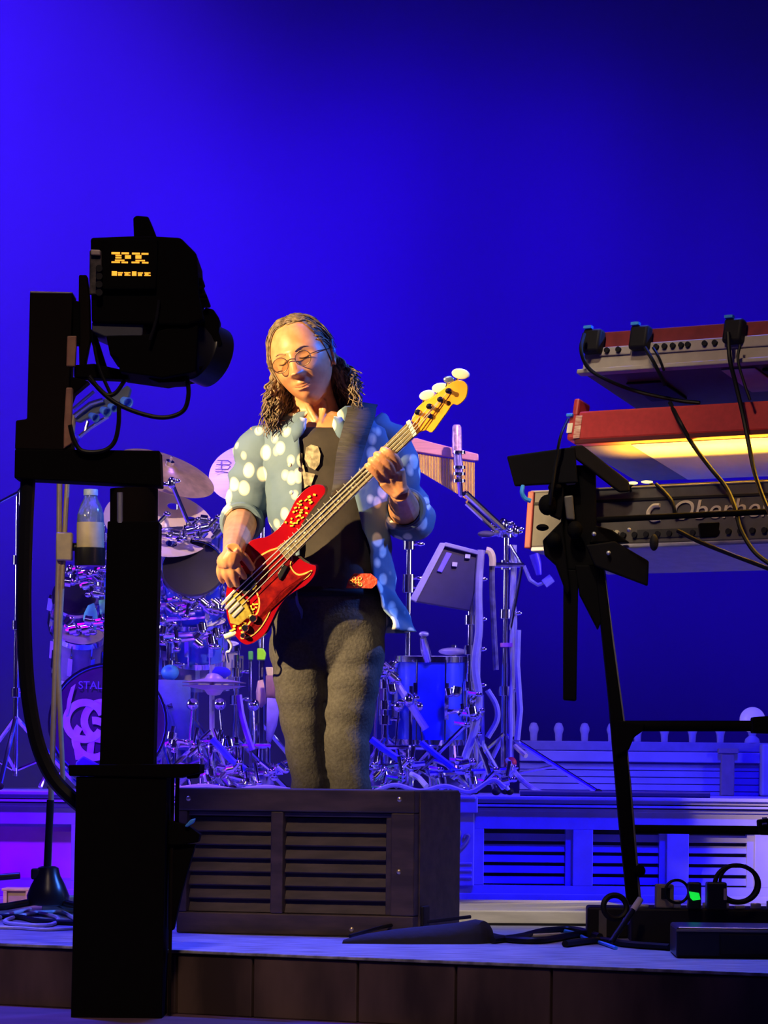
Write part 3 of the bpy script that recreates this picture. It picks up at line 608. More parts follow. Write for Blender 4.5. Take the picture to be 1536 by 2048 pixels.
# ------------------------------------------------------------------ bass guitar (its plane also places the hands)
BB, BN = P(460, 1225, 9.79), P(825, 855, 9.66)
bex = (BN - BB).normalized()
bez = V((0.06, -1, 0.10)); bez = (bez - bex*bez.dot(bex)).normalized()
bey = bez.cross(bex).normalized()
def bloc(u, v):
    r = ray(u, v); o = V((0, 0, H)); t = (BB - o).dot(bez) / r.dot(bez); p = o + r*t - BB
    return (p.dot(bex), p.dot(bey))
def bp(u, v, off=0.0):
    a, b_ = bloc(u, v); return BB + bex*a + bey*b_ + bez*off
def r2(x, y): return (430 + x/5.533, 940 + y/5.535)
def r3(x, y): return (680 + x/5.486, 720 + y/5.486)
def closed_spline(pts, n=6):
    L = len(pts); out = []
    for i in range(L):
        p0, p1, p2, p3 = (pts[(i+k-1) % L] for k in range(4))
        for k in range(n):
            t = k/n
            out.append(tuple(0.5*(2*b + (c-a)*t + (2*a-5*b+4*c-d)*t*t + (3*b-a-3*c+d)*t**3) for a, b, c, d in zip(p0, p1, p2, p3)))
    return out
bass = thing('bass_guitar', 'glossy red bass guitar with amber headstock held by the player', 'bass guitar', BB)
M_RED = mat('candy_red_lacquer', (0.34, 0.004, 0.010), 0.12, var=0.25, scale=6, coat=1.0, color2=(0.22, 0.002, 0.008))
M_PG = mat('red_pearl_pickguard', (0.11, 0.004, 0.007), 0.15, scale=42, color2=(0.26, 0.010, 0.008), coat=0.6)
M_PGE = mat('amber_binding', (0.95, 0.42, 0.10), 0.35, var=0.15)
M_MAPLE = mat('amber_maple', (0.90, 0.36, 0.03), 0.25, var=0.18, scale=14, coat=0.5)
M_BOARD = mat('rosewood_board', (0.22, 0.17, 0.085), 0.45, var=0.5, scale=60, stretch=(1, 1, 1))
M_STR = mat('steel_strings', (0.85, 0.78, 0.60), 0.3, 0.6)
M_IVORY = mat('ivory_paddles', (0.85, 0.80, 0.58), 0.35)
M_GOLD = mat('gold_hardware', (0.95, 0.72, 0.12), 0.25, 0.6, var=0.4, scale=90)
outl = [(1040,190),(1130,160),(1205,180),(1218,245),(1150,340),(1060,455),(985,560),(940,640),(900,760),(870,880),(862,945),(905,952),(985,1012),(1060,1045),(1118,1068),(1095,1175),(1000,1280),(880,1345),(780,1425),(700,1530),(620,1690),(560,1800),(470,1885),(360,1935),(270,1890),(200,1790),(150,1680),(125,1560),(118,1420),(133,1290),(190,1110),(280,960),(340,865),(375,800),(450,762),(560,742),(650,690),(745,595),(820,475),(885,345),(955,255)]
lo = closed_spline([bloc(*r2(*p)) for p in outl], 4)
q = MB(); q.prism(lo, BB, bex, bey, bez, -0.042, 0.0); q.build('body', M_RED, bass, bevel=0.009, seg=4, sharp=60)
pg = [(450,985),(560,905),(650,868),(760,850),(862,965),(840,1040),(870,1110),(930,1150),(1010,1130),(1078,1108),(1030,1185),(900,1265),(770,1335),(660,1460),(590,1620),(500,1760),(400,1845),(290,1870),(300,1800),(400,1650),(470,1560),(480,1430),(430,1300),(400,1140)]
lp = closed_spline([bloc(*r2(*p)) for p in pg], 3)
q = MB(); q.prism(lp, BB, bex, bey, bez, -0.002, 0.0022); pgo = q.build('pickguard', M_PGE, bass, smooth=False)
cx_ = sum(p[0] for p in lp)/len(lp); cy_ = sum(p[1] for p in lp)/len(lp)
def inset(pts, d):
    out = []; n = len(pts); A = sum(pts[i][0]*pts[(i+1) % n][1] - pts[(i+1) % n][0]*pts[i][1] for i in range(n)); s = 1 if A > 0 else -1
    for i in range(n):
        a, b_ = V((*pts[i-1], 0)), V((*pts[(i+1) % n], 0)); t = (b_ - a).normalized(); nn = V((-t.y, t.x, 0))*s
        out.append((pts[i][0] + nn.x*d, pts[i][1] + nn.y*d))
    return out
q = MB(); q.prism(inset(lp, 0.0045), BB, bex, bey, bez, 0.001, 0.0036); q.build('pearl_layer', M_PG, pgo, smooth=False)
# key-light glints painted as amber flecks on upper horn and round the bridge
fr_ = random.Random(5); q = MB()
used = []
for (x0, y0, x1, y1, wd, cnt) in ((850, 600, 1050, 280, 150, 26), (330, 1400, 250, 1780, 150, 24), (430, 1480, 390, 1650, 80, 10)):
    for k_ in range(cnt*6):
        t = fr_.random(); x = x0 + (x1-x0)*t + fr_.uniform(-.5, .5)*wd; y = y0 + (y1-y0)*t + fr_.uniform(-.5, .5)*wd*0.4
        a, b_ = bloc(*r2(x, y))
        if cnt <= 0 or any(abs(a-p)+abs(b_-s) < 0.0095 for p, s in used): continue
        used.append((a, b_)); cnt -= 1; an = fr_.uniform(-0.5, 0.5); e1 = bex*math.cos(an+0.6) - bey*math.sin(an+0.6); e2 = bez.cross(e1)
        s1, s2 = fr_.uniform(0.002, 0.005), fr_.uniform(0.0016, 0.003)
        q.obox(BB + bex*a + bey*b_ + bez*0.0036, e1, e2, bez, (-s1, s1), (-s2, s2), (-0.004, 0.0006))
o = q.build('painted_glints', mat('painted_glint', (0.95, 0.62, 0.06), 0.35), bass, smooth=False); o['kind'] = 'stuff'
def bquad(m, uv, z0, z1): m.prism([bloc(*p) for p in uv], BB, bex, bey, bez, z0, z1)
q = MB(); bquad(q, [(557, 1094), (601, 1062), (816, 846), (830, 873), (577, 1119)], -0.022, 0.010); q.build('neck', M_MAPLE, bass, bevel=0.004)
q = MB(); bquad(q, [(556.5, 1093.5), (600, 1061.5), (815.5, 845.5), (830.5, 873), (577, 1119)], 0.010, 0.0155); fb = q.build('fretboard', M_BOARD, bass, bevel=0.0015)
na, nb = V((*bloc(816, 846), 0)), V((*bloc(830, 873), 0)); ea, eb = V((*bloc(556, 1094), 0)), V((*bloc(577, 1119), 0))
M_FRET = mat('nickel_frets', (0.75, 0.70, 0.52), 0.3, 0.5)
Ltot = ((na+nb)/2 - (ea+eb)/2).length; SCL = Ltot/(1 - 2**(-20/12))
frt = None
for i in range(1, 21):
    t = SCL*(1 - 2**(-i/12))/Ltot; a, b_ = na.lerp(ea, t), nb.lerp(eb, t)
    q = MB(); q.cyl(BB + bex*a.x + bey*a.y + bez*0.0158, BB + bex*b_.x + bey*b_.y + bez*0.0158, 0.0011, n=6); q.build('fret', M_FRET, fb)
for i in (3, 5, 7, 9, 12, 15, 17, 19):
    t = SCL*(1 - 2**(-(i-0.5)/12))/Ltot; c = na.lerp(ea, t).lerp(nb.lerp(eb, t), 0.5)
    q = MB(); q.lathe([(0.001, 0), (0.0035, 0), (0.0035, 0.0005), (0.001, 0.0005)], BB + bex*c.x + bey*c.y + bez*0.0155, bez, 12); q.build('inlay_dot', M_IVORY, fb)
q = MB(); bquad(q, [(814, 844), (821, 839), (836, 868), (829, 874)], 0.010, 0.021); q.build('nut', M_IVORY, bass, bevel=0.001)
hs = [(790,655),(812,600),(835,540),(900,475),(1010,412),(1090,352),(1160,300),(1220,250),(1290,224),(1355,232),(1400,290),(1390,395),(1345,460),(1290,495),(1238,488),(1180,570),(1100,680),(1012,795),(948,772),(865,800),(822,838)]
q = MB(); q.prism(closed_spline([bloc(*r3(*p)) for p in hs], 3), BB, bex, bey, bez, -0.012, 0.004); hso = q.build('headstock', M_MAPLE, bass, bevel=0.003, sharp=60)
for i, ((tx, ty, rx_, ry_), (px_, py_)) in enumerate(zip(((1320, 152, 100, 62), (1190, 215, 60, 42), (1095, 305, 92, 58), (950, 384, 88, 56)), ((1195, 338), (1105, 432), (985, 508), (858, 572)))):
    u, v = r3(tx, ty); c = bp(u, v, -0.008); pu = bp(*r3(px_, py_), 0.004)
    tk = MB(); tk.lathe([(0.008, 0), (0.008, 0.004), (0.0055, 0.006), (0.0055, 0.018), (0.007, 0.02), (0.001, 0.021)], pu, bez, 14)
    tn = tk.build('tuning_post', CHROME, bass)
    q = MB(); q.cyl(pu - bez*0.02, c, 0.004, n=8); q.build('shaft', CHROME, tn)
    q = MB(); q.ball(c, (S(rx_/5.486, 9.66), S(ry_/5.486, 9.66)*0.95, 0.004), 20, 10, M((V((1,0,0)), V((0,0,1)), V((0,-1,0)))).transposed() @ M.Rotation(0.15*(i-1), 3, 'Z'))
    q.build('paddle', M_IVORY if i != 1 else mat('dark_blue_steel', (0.25, 0.3, 0.5), 0.3, 0.7), tn)  # second paddle is dark blue, the others ivory
q = MB(); q.cyl(bp(*r3(990, 612), 0.004), bp(*r3(990, 612), 0.012), 0.007, n=12); q.build('string_tree', CHROME, bass)
# strings from the bridge to the posts
br0 = [(448, 1205), (454, 1212), (461, 1219), (468, 1227)]
for i in range(4):
    t = (i + 0.9)/4.8
    nu = na.lerp(nb, t); nw = BB + bex*nu.x + bey*nu.y + bez*0.0215
    bl = bp(*br0[i], 0.014); po = bp(*r3(*((1195, 338), (1105, 432), (985, 508), (858, 572))[3-i]), 0.012) if True else None
    q = MB(); q.tube([bl, nw, po], [0.0015 - 0.0002*i]*3, 6); q.build('string', M_STR, bass)
brg = MB(); bquad(brg, [(452, 1196), (470, 1178), (492, 1200), (505, 1228), (478, 1250), (462, 1246)], 0.002, 0.012)
bo = brg.build('bridge', M_GOLD, bass, smooth=False, bevel=0.002)
for i in range(4):
    c = bp(*(455 + 7.5*i, 1199 + 8*i), 0.012); q = MB(); q.obox(c, bex, bey, bez, (-0.02, 0.02), (-0.004, 0.004), (-0.002, 0.004)); q.build('saddle', STEEL, bo, bevel=0.001)
q = MB(); bquad(q, [(474, 1167), (497, 1147), (513, 1163), (506, 1182), (490, 1190)], 0.003, 0.014); q.build('bridge_pickup', BLKG, bass, smooth=False, bevel=0.002)
q = MB(); bquad(q, [(504, 1172), (512, 1164), (516, 1172), (508, 1180)], 0.004, 0.015); q.build('pickup_cap', M_GOLD, bass, smooth=False, bevel=0.001)
q = MB(); bquad(q, [(556, 1148), (568, 1128), (577, 1133), (566, 1153), (560, 1160)], 0.003, 0.012); q.build('neck_pickup', BLKG, bass, smooth=False, bevel=0.002)
for u, v, r in ((508, 1236, 0.012), (492, 1255, 0.0115), (488, 1270, 0.008)):
    q = MB(); q.lathe([(r, 0.003), (r*0.95, 0.016), (r*0.7, 0.02), (0.001, 0.02)], bp(u, v), bez, 18); q.build('control_knob', CHROME, bass)
q = MB(); q.cyl(bp(466, 1268, -0.01), bp(448, 1275, -0.005), 0.008, n=12); q.cyl(bp(470, 1264, -0.01), bp(463, 1268, -0.008), 0.011, n=12); jk = q.build('jack_plug', M_IVORY, bass)
q = MB(); q.tube(spline([bp(450, 1274, -0.005), bp(461, 1290, -0.01), bp(457, 1303, -0.02), bp(445, 1308, -0.06), bp(440, 1330, -0.12)], 6), 0.0035, 7); q.build('lead', M_CL, jk)
q = MB(); q.ball(bp(683, 985, -0.02), 0.011, 14, 10); q.build('strap_button', CHROME, bass)
# strap: a wide dark webbing over the shoulder
M_WEB = mat('dark_webbing', (0.030, 0.024, 0.028), 0.75, var=0.5, scale=160, bump=0.3, stretch=(0.1, 1, 1))
sp = [(bp(668, 990, -0.018), 0.016, V((0.8, 0.1, 0.4))), (bp(684, 962, -0.03), 0.030, V((0.95, 0.15, 0.2))), (P(700, 905, 9.835), 0.038, V((0.97, 0.2, 0.1))), (P(712, 862, 9.86), 0.040, V((0.98, 0.2, 0.08))),
      (P(722, 828, 9.90), 0.040, V((1, 0.1, -0.02))), (P(724, 811, 9.955), 0.040, V((1, 0.05, -0.10))), (P(726, 806, 10.02), 0.040, V((1, 0, -0.14))), (P(724, 812, 10.10), 0.040, V((0.98, 0, -0.1))), (P(690, 880, 10.165), 0.040, V((0.9, 0.05, 0.3))),
      (P(610, 1010, 10.175), 0.038, V((0.75, 0, 0.6))), (P(545, 1120, 10.10), 0.034, V((0.6, 0.3, 0.6))), (P(520, 1190, 9.98), 0.026, V((0.5, 0.4, 0.6))), (bp(470, 1262, -0.05), 0.014, V((0.5, 0.2, 0.6)))]
cs = spline([a for a, _, _ in sp], 5); ws = interp([(w, *d) for _, w, d in sp], 5)
q = MB(); q.loft([[c - V(w[1:]).normalized()*w[0], c + V(w[1:]).normalized()*w[0]] for c, w in zip(cs, ws)], False, False)
so = q.build('strap', M_WEB, bass); so.modifiers.new('thick', 'SOLIDIFY').thickness = 0.003

# ------------------------------------------------------------------ the player
MDp = 10.0
man = thing('person', 'long-haired man in round glasses and polka dot shirt playing a red bass', 'person', V((P(650, 1850, MDp).x, MDp, 0)))
def ell(v, u, hw, dh, dy=0.0, n=28, sq=2.3, d=MDp):
    c = P(u, v, d); w = S(hw, d); out = []
    for j in range(n):
        a = 2*math.pi*j/n; s, k = math.sin(a), math.cos(a)
        e = 2/sq
        out.append(V((c.x + w*math.copysign(abs(s)**e, s), d + dy - dh*math.copysign(abs(k)**e, k), c.z)))
    return out
def skin_mat():
    m = mat('skin', (0.62, 0.29, 0.13), 0.42, var=0.12, scale=40, spec=0.45, color2=(0.54, 0.22, 0.09)); return m
M_SKIN = skin_mat()
m = MB()
# trunk, hidden under the clothes
m.loft([ell(*r) for r in interp([(818,634,40,.058,.0),(836,640,72,.075,.0),(852,645,104,.09,.0),(900,650,112,.108,.0),(1000,656,104,.115,.0),(1100,662,94,.105,.0),(1180,664,94,.11,.0),(1250,660,102,.115,.0),(1310,656,60,.08,.0)], 3)])
# neck
m.loft([ell(*r) for r in interp([(745,618,44,.058,-.035),(775,622,42,.056,-.030),(800,628,43,.057,-.012),(830,634,52,.065,.0),(850,640,80,.07,.0)], 3)])
# throat cords
m.tube(spline([P(612, 790, 9.915), P(618, 815, 9.925), P(634, 845, 9.915)], 4), [0.010]*9, 8)
m.tube(spline([P(645, 800, 9.935), P(648, 822, 9.935), P(640, 848, 9.915)], 4), [0.010]*9, 8)
# arms
SHR, ELR, WRR = P(538, 866, 10.0), P(486, 1034, 10.06), bp(474, 1104, 0.062)
SHL, ELL, WRL = P(760, 864, 10.0), P(812, 1032, 10.02), bp(794, 984, -0.045)
def limb(pts, rads, n=5): m.tube(spline(pts, n), [r[0] for r in interp([(r,) for r in rads], n)], 14)
limb([SHR, SHR.lerp(ELR, 0.4), SHR.lerp(ELR, 0.75), ELR, ELR.lerp(WRR, 0.3), ELR.lerp(WRR, 0.65), WRR], [.055, .052, .046, .043, .045, .037, .028])
limb([SHL, SHL.lerp(ELL, 0.4), SHL.lerp(ELL, 0.75), ELL, ELL.lerp(WRL, 0.3), ELL.lerp(WRL, 0.65), WRL], [.055, .052, .046, .043, .044, .036, .028])
# legs
for sgn, rows in ((-1, [(1280,600,52,.075),(1340,601,48,.075),(1400,604,44,.07),(1450,607,39,.065),(1500,612,33,.06),(1575,618,31,.055),(1700,620,28,.05),(1800,621,22,.04),(1835,621,22,.04)]), (1, [(1280,708,52,.078),(1340,706,48,.078),(1400,700,44,.072),(1450,694,41,.068),(1500,691,36,.062),(1575,697,33,.056),(1700,698,28,.05),(1800,698,22,.04),(1835,698,22,.04)])):
    m.loft([ell(*r) for r in interp(rows, 3)])
# right hand: palm and five fingers plucking over the pickup
def finger(pts, r0, r1): m.tube(spline(pts, 4), [r0 + (r1-r0)*i/(4*(len(pts)-1)) for i in range(4*(len(pts)-1)+1)], 10)
for pts, r in (([WRR, bp(472, 1118, 0.066), bp(474, 1128, 0.060)], .022), ([WRR, bp(463, 1118, 0.066), bp(463, 1130, 0.060)], .022), ([WRR, bp(455, 1118, 0.062), bp(453, 1130, 0.055)], .019), ([WRR, bp(481, 1112, 0.060), bp(484, 1118, 0.054)], .018)):
    finger(pts, r*1.1, r*0.72)
finger([bp(476, 1121, 0.058), bp(484, 1134, 0.056), bp(490, 1146, 0.042), bp(493, 1154, 0.024)], .0125, .0085)      # index
finger([bp(468, 1126, 0.060), bp(473, 1144, 0.058), bp(477, 1159, 0.043), bp(478, 1170, 0.024)], .0128, .0088)      # middle
finger([bp(459, 1126, 0.056), bp(460, 1145, 0.054), bp(463, 1160, 0.040), bp(465, 1171, 0.024)], .0125, .0085)      # ring
finger([bp(450, 1124, 0.050), bp(446, 1140, 0.048), bp(447, 1154, 0.036), bp(450, 1163, 0.022)], .011, .0078)       # little
finger([bp(480, 1108, 0.052), bp(493, 1111, 0.046), bp(502, 1124, 0.036), bp(509, 1138, 0.022)], .0135, .0092)      # thumb
# left hand: closed round the neck, fingers over the board
k0 = bp(786, 950, -0.022)
for pts, r in (([WRL, bp(788, 962, -0.035), bp(790, 940, -0.018)], .024), ([WRL, bp(782, 966, -0.034), bp(776, 950, -0.014)], .025), ([WRL, bp(776, 972, -0.032), bp(764, 960, -0.014)], .023), ([WRL, bp(796, 965, -0.035), bp(796, 938, -0.022)], .020)):
    finger(pts, r*1.1, r*0.8)
finger([bp(798, 934, -0.012), bp(792, 915, 0.018), bp(778, 902, 0.034), bp(766, 898, 0.026)], .0125, .0088)          # index
finger([bp(786, 944, -0.010), bp(780, 926, 0.024), bp(764, 911, 0.038), bp(754, 908, 0.026)], .0128, .009)           # middle
finger([bp(774, 953, -0.010), bp(768, 937, 0.022), bp(752, 922, 0.036), bp(743, 919, 0.026)], .0125, .0088)          # ring
finger([bp(763, 961, -0.010), bp(755, 948, 0.018), bp(742, 934, 0.030), bp(735, 930, 0.024)], .011, .008)            # little
finger([bp(796, 950, -0.034), bp(790, 925, -0.044), bp(776, 905, -0.040), bp(766, 892, -0.032)], .0135, .0095)       # thumb behind the neck
# head
HC = P(605, 722, 9.93)
RH = M.Rotation(math.radians(-17), 3, 'Z') @ M.Rotation(math.radians(-17), 3, 'Y') @ M.Rotation(math.radians(9), 3, 'X')
def g(x, s): return math.exp(-(x/s)**2)
def head_pt(d):
    x, y, z = d
    px, py, pz = x*0.082, y*0.102, z*0.125
    if z < 0.1:
        t = min(1.0, (0.1 - z)/1.1)
        px *= 1 - 0.30*t**1.6
        if y > 0: py *= 1 - 0.42*t
    if y < 0:
        py *= 0.94
        f = min(1, -y*1.6)
        # brow, sockets, nose, cheeks, lips, chin
        py -= 0.006*f*g(pz - 0.030, 0.010)*g(px, 0.045)
        for sx in (-1, 1):
            py += 0.013*f*g(px - sx*0.031, 0.017)*g(pz - 0.010, 0.013)
            py -= 0.007*f*g(px - sx*0.031, 0.012)*g(pz - 0.008, 0.008)
            py -= 0.007*f*g(px - sx*0.043, 0.018)*g(pz + 0.030, 0.018)
            py += 0.003*f*g(px - sx*0.026, 0.006)*g(pz + 0.050, 0.014)
            py -= 0.010*f*g(px - sx*0.010, 0.008)*g(pz + 0.034, 0.008)
        zz = pz
        prof = 0.0
        if zz > -0.036: prof = max(0.0, min(1.0, (0.026 - zz)/0.058))**0.9
        else: prof = max(0.0, 1 - (-0.036 - zz)/0.010)
        if zz < 0.03: py -= 0.031*f*prof*g(px, 0.0130 + 0.005*prof)
        py -= 0.006*f*g(pz + 0.060, 0.006)*g(px, 0.021)
        py -= 0.006*f*g(pz + 0.073, 0.006)*g(px, 0.018)
        py += 0.004*f*g(pz + 0.0665, 0.0025)*g(px, 0.024)
        py -= 0.011*f*g(pz + 0.102, 0.018)*g(px, 0.022)
        py -= 0.006*f*g(pz + 0.070, 0.03)*g(px, 0.03)
    return V((px, py, pz))
def hw(p): return HC + RH @ V(p)
ico = bmesh.new(); bmesh.ops.create_icosphere(ico, subdivisions=6, radius=1.0)
ico.verts.ensure_lookup_table()
m.add([hw(head_pt(v.co)) for v in ico.verts], [tuple(v.index for v in f.verts) for f in ico.faces]); ico.free()
for sx in (-1, 1):
    e = MB(); R = RH @ M.Rotation(sx*0.35, 3, 'Z') @ M.Rotation(0.2, 3, 'X')
    m.ball(hw((sx*0.079, 0.014, -0.004)), (0.008, 0.016, 0.028), 16, 10, R)
    m.torus(hw((sx*0.084, 0.014, -0.002)), None, 0.019, 0.0050, 20, 8, 0.75, 1.35, (R @ V((0,1,0)), R @ V((0,0,1)), R @ V((1,0,0))))
    m.ball(hw((sx*0.084, 0.006, -0.030)), (0.006, 0.009, 0.010), 10, 8, R)
body = m.build('body', M_SKIN, man, sharp=180)
rm = body.modifiers.new('one_skin', 'REMESH'); rm.mode = 'VOXEL'; rm.voxel_size = 0.0029; rm.use_smooth_shade = True
sm = body.modifiers.new('relax', 'SMOOTH'); sm.factor = 0.5; sm.iterations = 2
# lips, brows
M_HAIR = mat('greying_brown_hair', (0.26, 0.175, 0.10), 0.5, var=0.72, scale=70, spec=0.4)
def face_pt(x, z, off=0.002):
    lo_, hi_ = -1.0, 0.0
    for _ in range(1):
        pass
    zz = z/0.122; xx = x/0.080
    t = min(1.0, max(0.0, (0.1 - zz)/1.1)); xx /= (1 - 0.30*t**1.6)
    yy = -math.sqrt(max(0.0, 1 - xx*xx - zz*zz)); p = head_pt((xx, yy, zz)); return hw((p.x, p.y - off, p.z))
q = MB()
for sx in (-1, 1):
    q.tube([face_pt(sx*(0.014 + 0.008*i), 0.026 + 0.007*math.sin(i/4*math.pi*0.8), 0.001) for i in range(5)], [0.0015, 0.0022, 0.0022, 0.002, 0.001], 6)
q.build('eyebrow', mat('pale_brow', (0.34, 0.19, 0.10), 0.7), man)
q = MB(); q.tube([face_pt(-0.022 + 0.0055*i, -0.0665 - 0.002*math.sin(i/8*math.pi) + 0.0025*abs(i-4)/4, 0.0002) for i in range(9)], [0.0008] + [0.0016]*7 + [0.0008], 6); q.build('mouth_line', mat('lip_crease', (0.28, 0.09, 0.05), 0.5), man)
q = MB(); q.tube([face_pt(-0.017 + 0.0043*i, -0.0735, -0.0012) for i in range(9)], [0.001] + [0.0032]*7 + [0.001], 8); q.build('lower_lip', mat('lip', (0.52, 0.20, 0.11), 0.75, spec=0.1), man)
q = MB()
for sx in (-1, 1): q.tube([face_pt(sx*0.031 - 0.013 + 0.0033*i, 0.006 - 0.004*math.sin(i/8*math.pi), 0.0002) for i in range(9)], [0.001] + [0.0021]*7 + [0.001], 6)
q.build('eyelid_line', mat('lash_line', (0.08, 0.035, 0.02), 0.6), man)
# glasses
M_WIRE = mat('thin_bronze_wire', (0.16, 0.09, 0.05), 0.35, 0.6)
fx, fy, fz = RH @ V((1,0,0)), RH @ V((0,0,1)), RH @ V((0,-1,0))
q = MB(); cen = {}
for sx in (-1, 1):
    c = hw((sx*0.034, -0.1085, 0.002)); cen[sx] = c; q.torus(c, None, 0.0225, 0.0014, 36, 8, 1.0, 0.92, (fx, fy, fz))
    q.tube([hw((sx*0.056, -0.107, 0.006)), hw((sx*0.076, -0.090, 0.008)), hw((sx*0.088, 0.005, 0.008)), hw((sx*0.088, 0.03, -0.005))], 0.0014, 6)
q.tube(spline([hw((-0.012, -0.109, 0.006)), hw((0, -0.117, 0.009)), hw((0.012, -0.109, 0.006))], 4), 0.0015, 6)
gl_ = q.build('glasses', M_WIRE, man)
for sx in (-1, 1):
    q = MB(); q.lathe([(0.0005, 0.0), (0.0215, -0.0006), (0.0215, 0.0004), (0.0005, 0.001)], cen[sx], fz, 24); q.build('lens', mat('tinted_lens', (0.30, 0.26, 0.12), 0.05, trans=1.0, alpha=0.30), gl_)
q = MB(); q.ball(hw((0.090, 0.006, 0.0)), (0.008, 0.008, 0.010), 12, 8); q.tube(spline([hw((0.094, 0.004, 0.0)), hw((0.096, 0.0, 0.016)), hw((0.094, 0.02, 0.03)), hw((0.085, 0.045, 0.0))], 4), 0.002, 6)
q.build('ear_monitor', mat('clear_blue_earpiece', (0.10, 0.30, 0.75), 0.2), man)
# hair: many wavy locks on one scalp
hm = MB(); hr = random.Random(11)
def sk(az, el, off=0.006):
    d = V((math.sin(az)*math.cos(el), -math.cos(az)*math.cos(el), math.sin(el))); p = head_pt(d); return hw(p + d*off)
R_ = math.radians
for i in range(1150):
    side = -1 if hr.random() < 0.52 else 1
    a0 = side*R_(hr.uniform(4, 165)); 
    front = abs(a0) < R_(62)
    el0 = R_(hr.uniform(56, 84)) if front else R_(hr.uniform(10, 86))
    a1 = side*R_(min(178, max(82, abs(math.degrees(a0)) + hr.uniform(25, 60)))) if hr.random() < 0.75 else side*R_(hr.uniform(80, 125))
    if side > 0 and abs(a1) < R_(118): a1 = side*R_(hr.uniform(118, 150))
    if abs(a0) > abs(a1): a1 = a0
    if side > 0 and R_(70) < abs(a0) < R_(112) and el0 < R_(28): el0 = R_(hr.uniform(30, 80))
    el1 = R_(hr.uniform(-22, -2)); off = hr.uniform(0.003, 0.013)
    ka, ke = (0.5, 1.9) if front else (0.8, 1.25)
    pts = [sk(a0 + (a1-a0)*(t**ka), el0 + (el1-el0)*t**ke, off*(0.4 + 0.6*t)) for t in (0, .17, .34, .51, .68, .84, 1.0)]
    e = pts[-1]; back = abs(a1) > R_(140)
    ln = hr.uniform(0.06, 0.165) if side < 0 else hr.uniform(0.05, 0.12)
    if back: ln *= 1.1
    ox = side*hr.uniform(0.0, 0.030) + (-0.004 if side < 0 else 0.050)
    oy = hr.uniform(-0.055, 0.02) if not back else hr.uniform(0.0, 0.04)
    ph = hr.uniform(0, 6.28); am = hr.uniform(0.004, 0.012); fq = hr.uniform(7, 15)
    for k in range(1, 19):
        t = k/18
        w = am*min(1, t*2.2)
        pts.append(e + V((ox*t + w*math.sin(ph + fq*t), oy*t**1.2 + w*math.cos(ph*1.3 + fq*t), -ln*t)))
    L = len(pts); r0 = hr.uniform(0.0022, 0.0042)
    hm.tube(pts, [r0*(0.45 + 0.55*min(1, j/5))*(1 - 0.75*max(0, (j/(L-1) - 0.6)/0.4)) for j in range(L)], 5)
for i in range(260):
    az = R_(hr.uniform(-175, 175)); e0 = R_(hr.uniform(40, 88)) if abs(az) > R_(55) else R_(hr.uniform(55, 88)); sd = 1 if az > 0 else -1; o0 = hr.uniform(0.006, 0.017)
    az2 = sd*R_(hr.uniform(95, 175)); pts = [sk(az + (az2-az)*t**0.6, e0 + (R_(hr.uniform(0, 20))-e0)*t**1.6, o0*(0.3+t) + 0.002*math.sin(i + 9*t)) for t in (0, .14, .28, .42, .56, .7, .85, 1)]
    hm.tube(pts, [0.0012, 0.0016, 0.0018, 0.0018, 0.0018, 0.0016, 0.0012, 0.0006], 4)
# scalp cap under the locks
n1, n2 = 40, 14; vs = []; fs = []
for i in range(n2+1):
    for j in range(n1):
        az = 2*math.pi*j/n1; a = abs(math.degrees(az if az <= math.pi else az - 2*math.pi))
        low = 58 if a < 52 else (58 + (-12-58)*min(1, (a-52)/32) if a < 84 else -12 - min(1, (a-84)/60)*18)
        el = R_(low + (89.5-low)*i/n2); vs.append(sk(az, el, 0.004))
for i in range(n2):
    for j in range(n1): fs.append((i*n1+j, i*n1+(j+1) % n1, (i+1)*n1+(j+1) % n1, (i+1)*n1+j))
hm.add(vs, fs)
ho = hm.build('hair', M_HAIR, man, sharp=180)

# T-shirt
M_TEE = mat('charcoal_tee', (0.040, 0.030, 0.026), 0.85, var=0.35, scale=20, bump=0.2)
def fold(p, a, f=1.0): return a*(noise.noise(V((p.x*7*f, p.y*7*f, p.z*16*f))) + 0.5*noise.noise(V((p.x*22, p.y*22, p.z*30))))
def wrinkle(rings, cfun, a):
    out = []
    for r in rings:
        c = sum(r, V((0,0,0)))/len(r)
        out.append([p + (p-c).normalized()*fold(p, a) for p in r])
    return out
m = MB(); rows = interp([(842,636,66,.074,.0),(852,642,98,.088,.0),(870,648,120,.108,-.004),(910,652,122,.122,-.004),(1000,657,112,.128,-.004),(1090,664,103,.122,-.004),(1140,668,100,.125,-.004),(1180,668,100,.122,-.002),(1200,666,100,.120,.0)], 4)
rg = wrinkle([ell(*r, n=44) for r in rows], None, 0.006)
for i, r in enumerate(rg[:10]):          # dip the neckline at the front
    for j, p in enumerate(r):
        k = math.cos(2*math.pi*j/44)
        if k > 0.3: r[j] = p - Z3*0.020*(k-0.3)*(1 - i/10)
m.loft(rg, True, False); tee = m.build('tee_shirt', M_TEE, man, sharp=180); tee.modifiers.new('thick', 'SOLIDIFY').thickness = 0.002
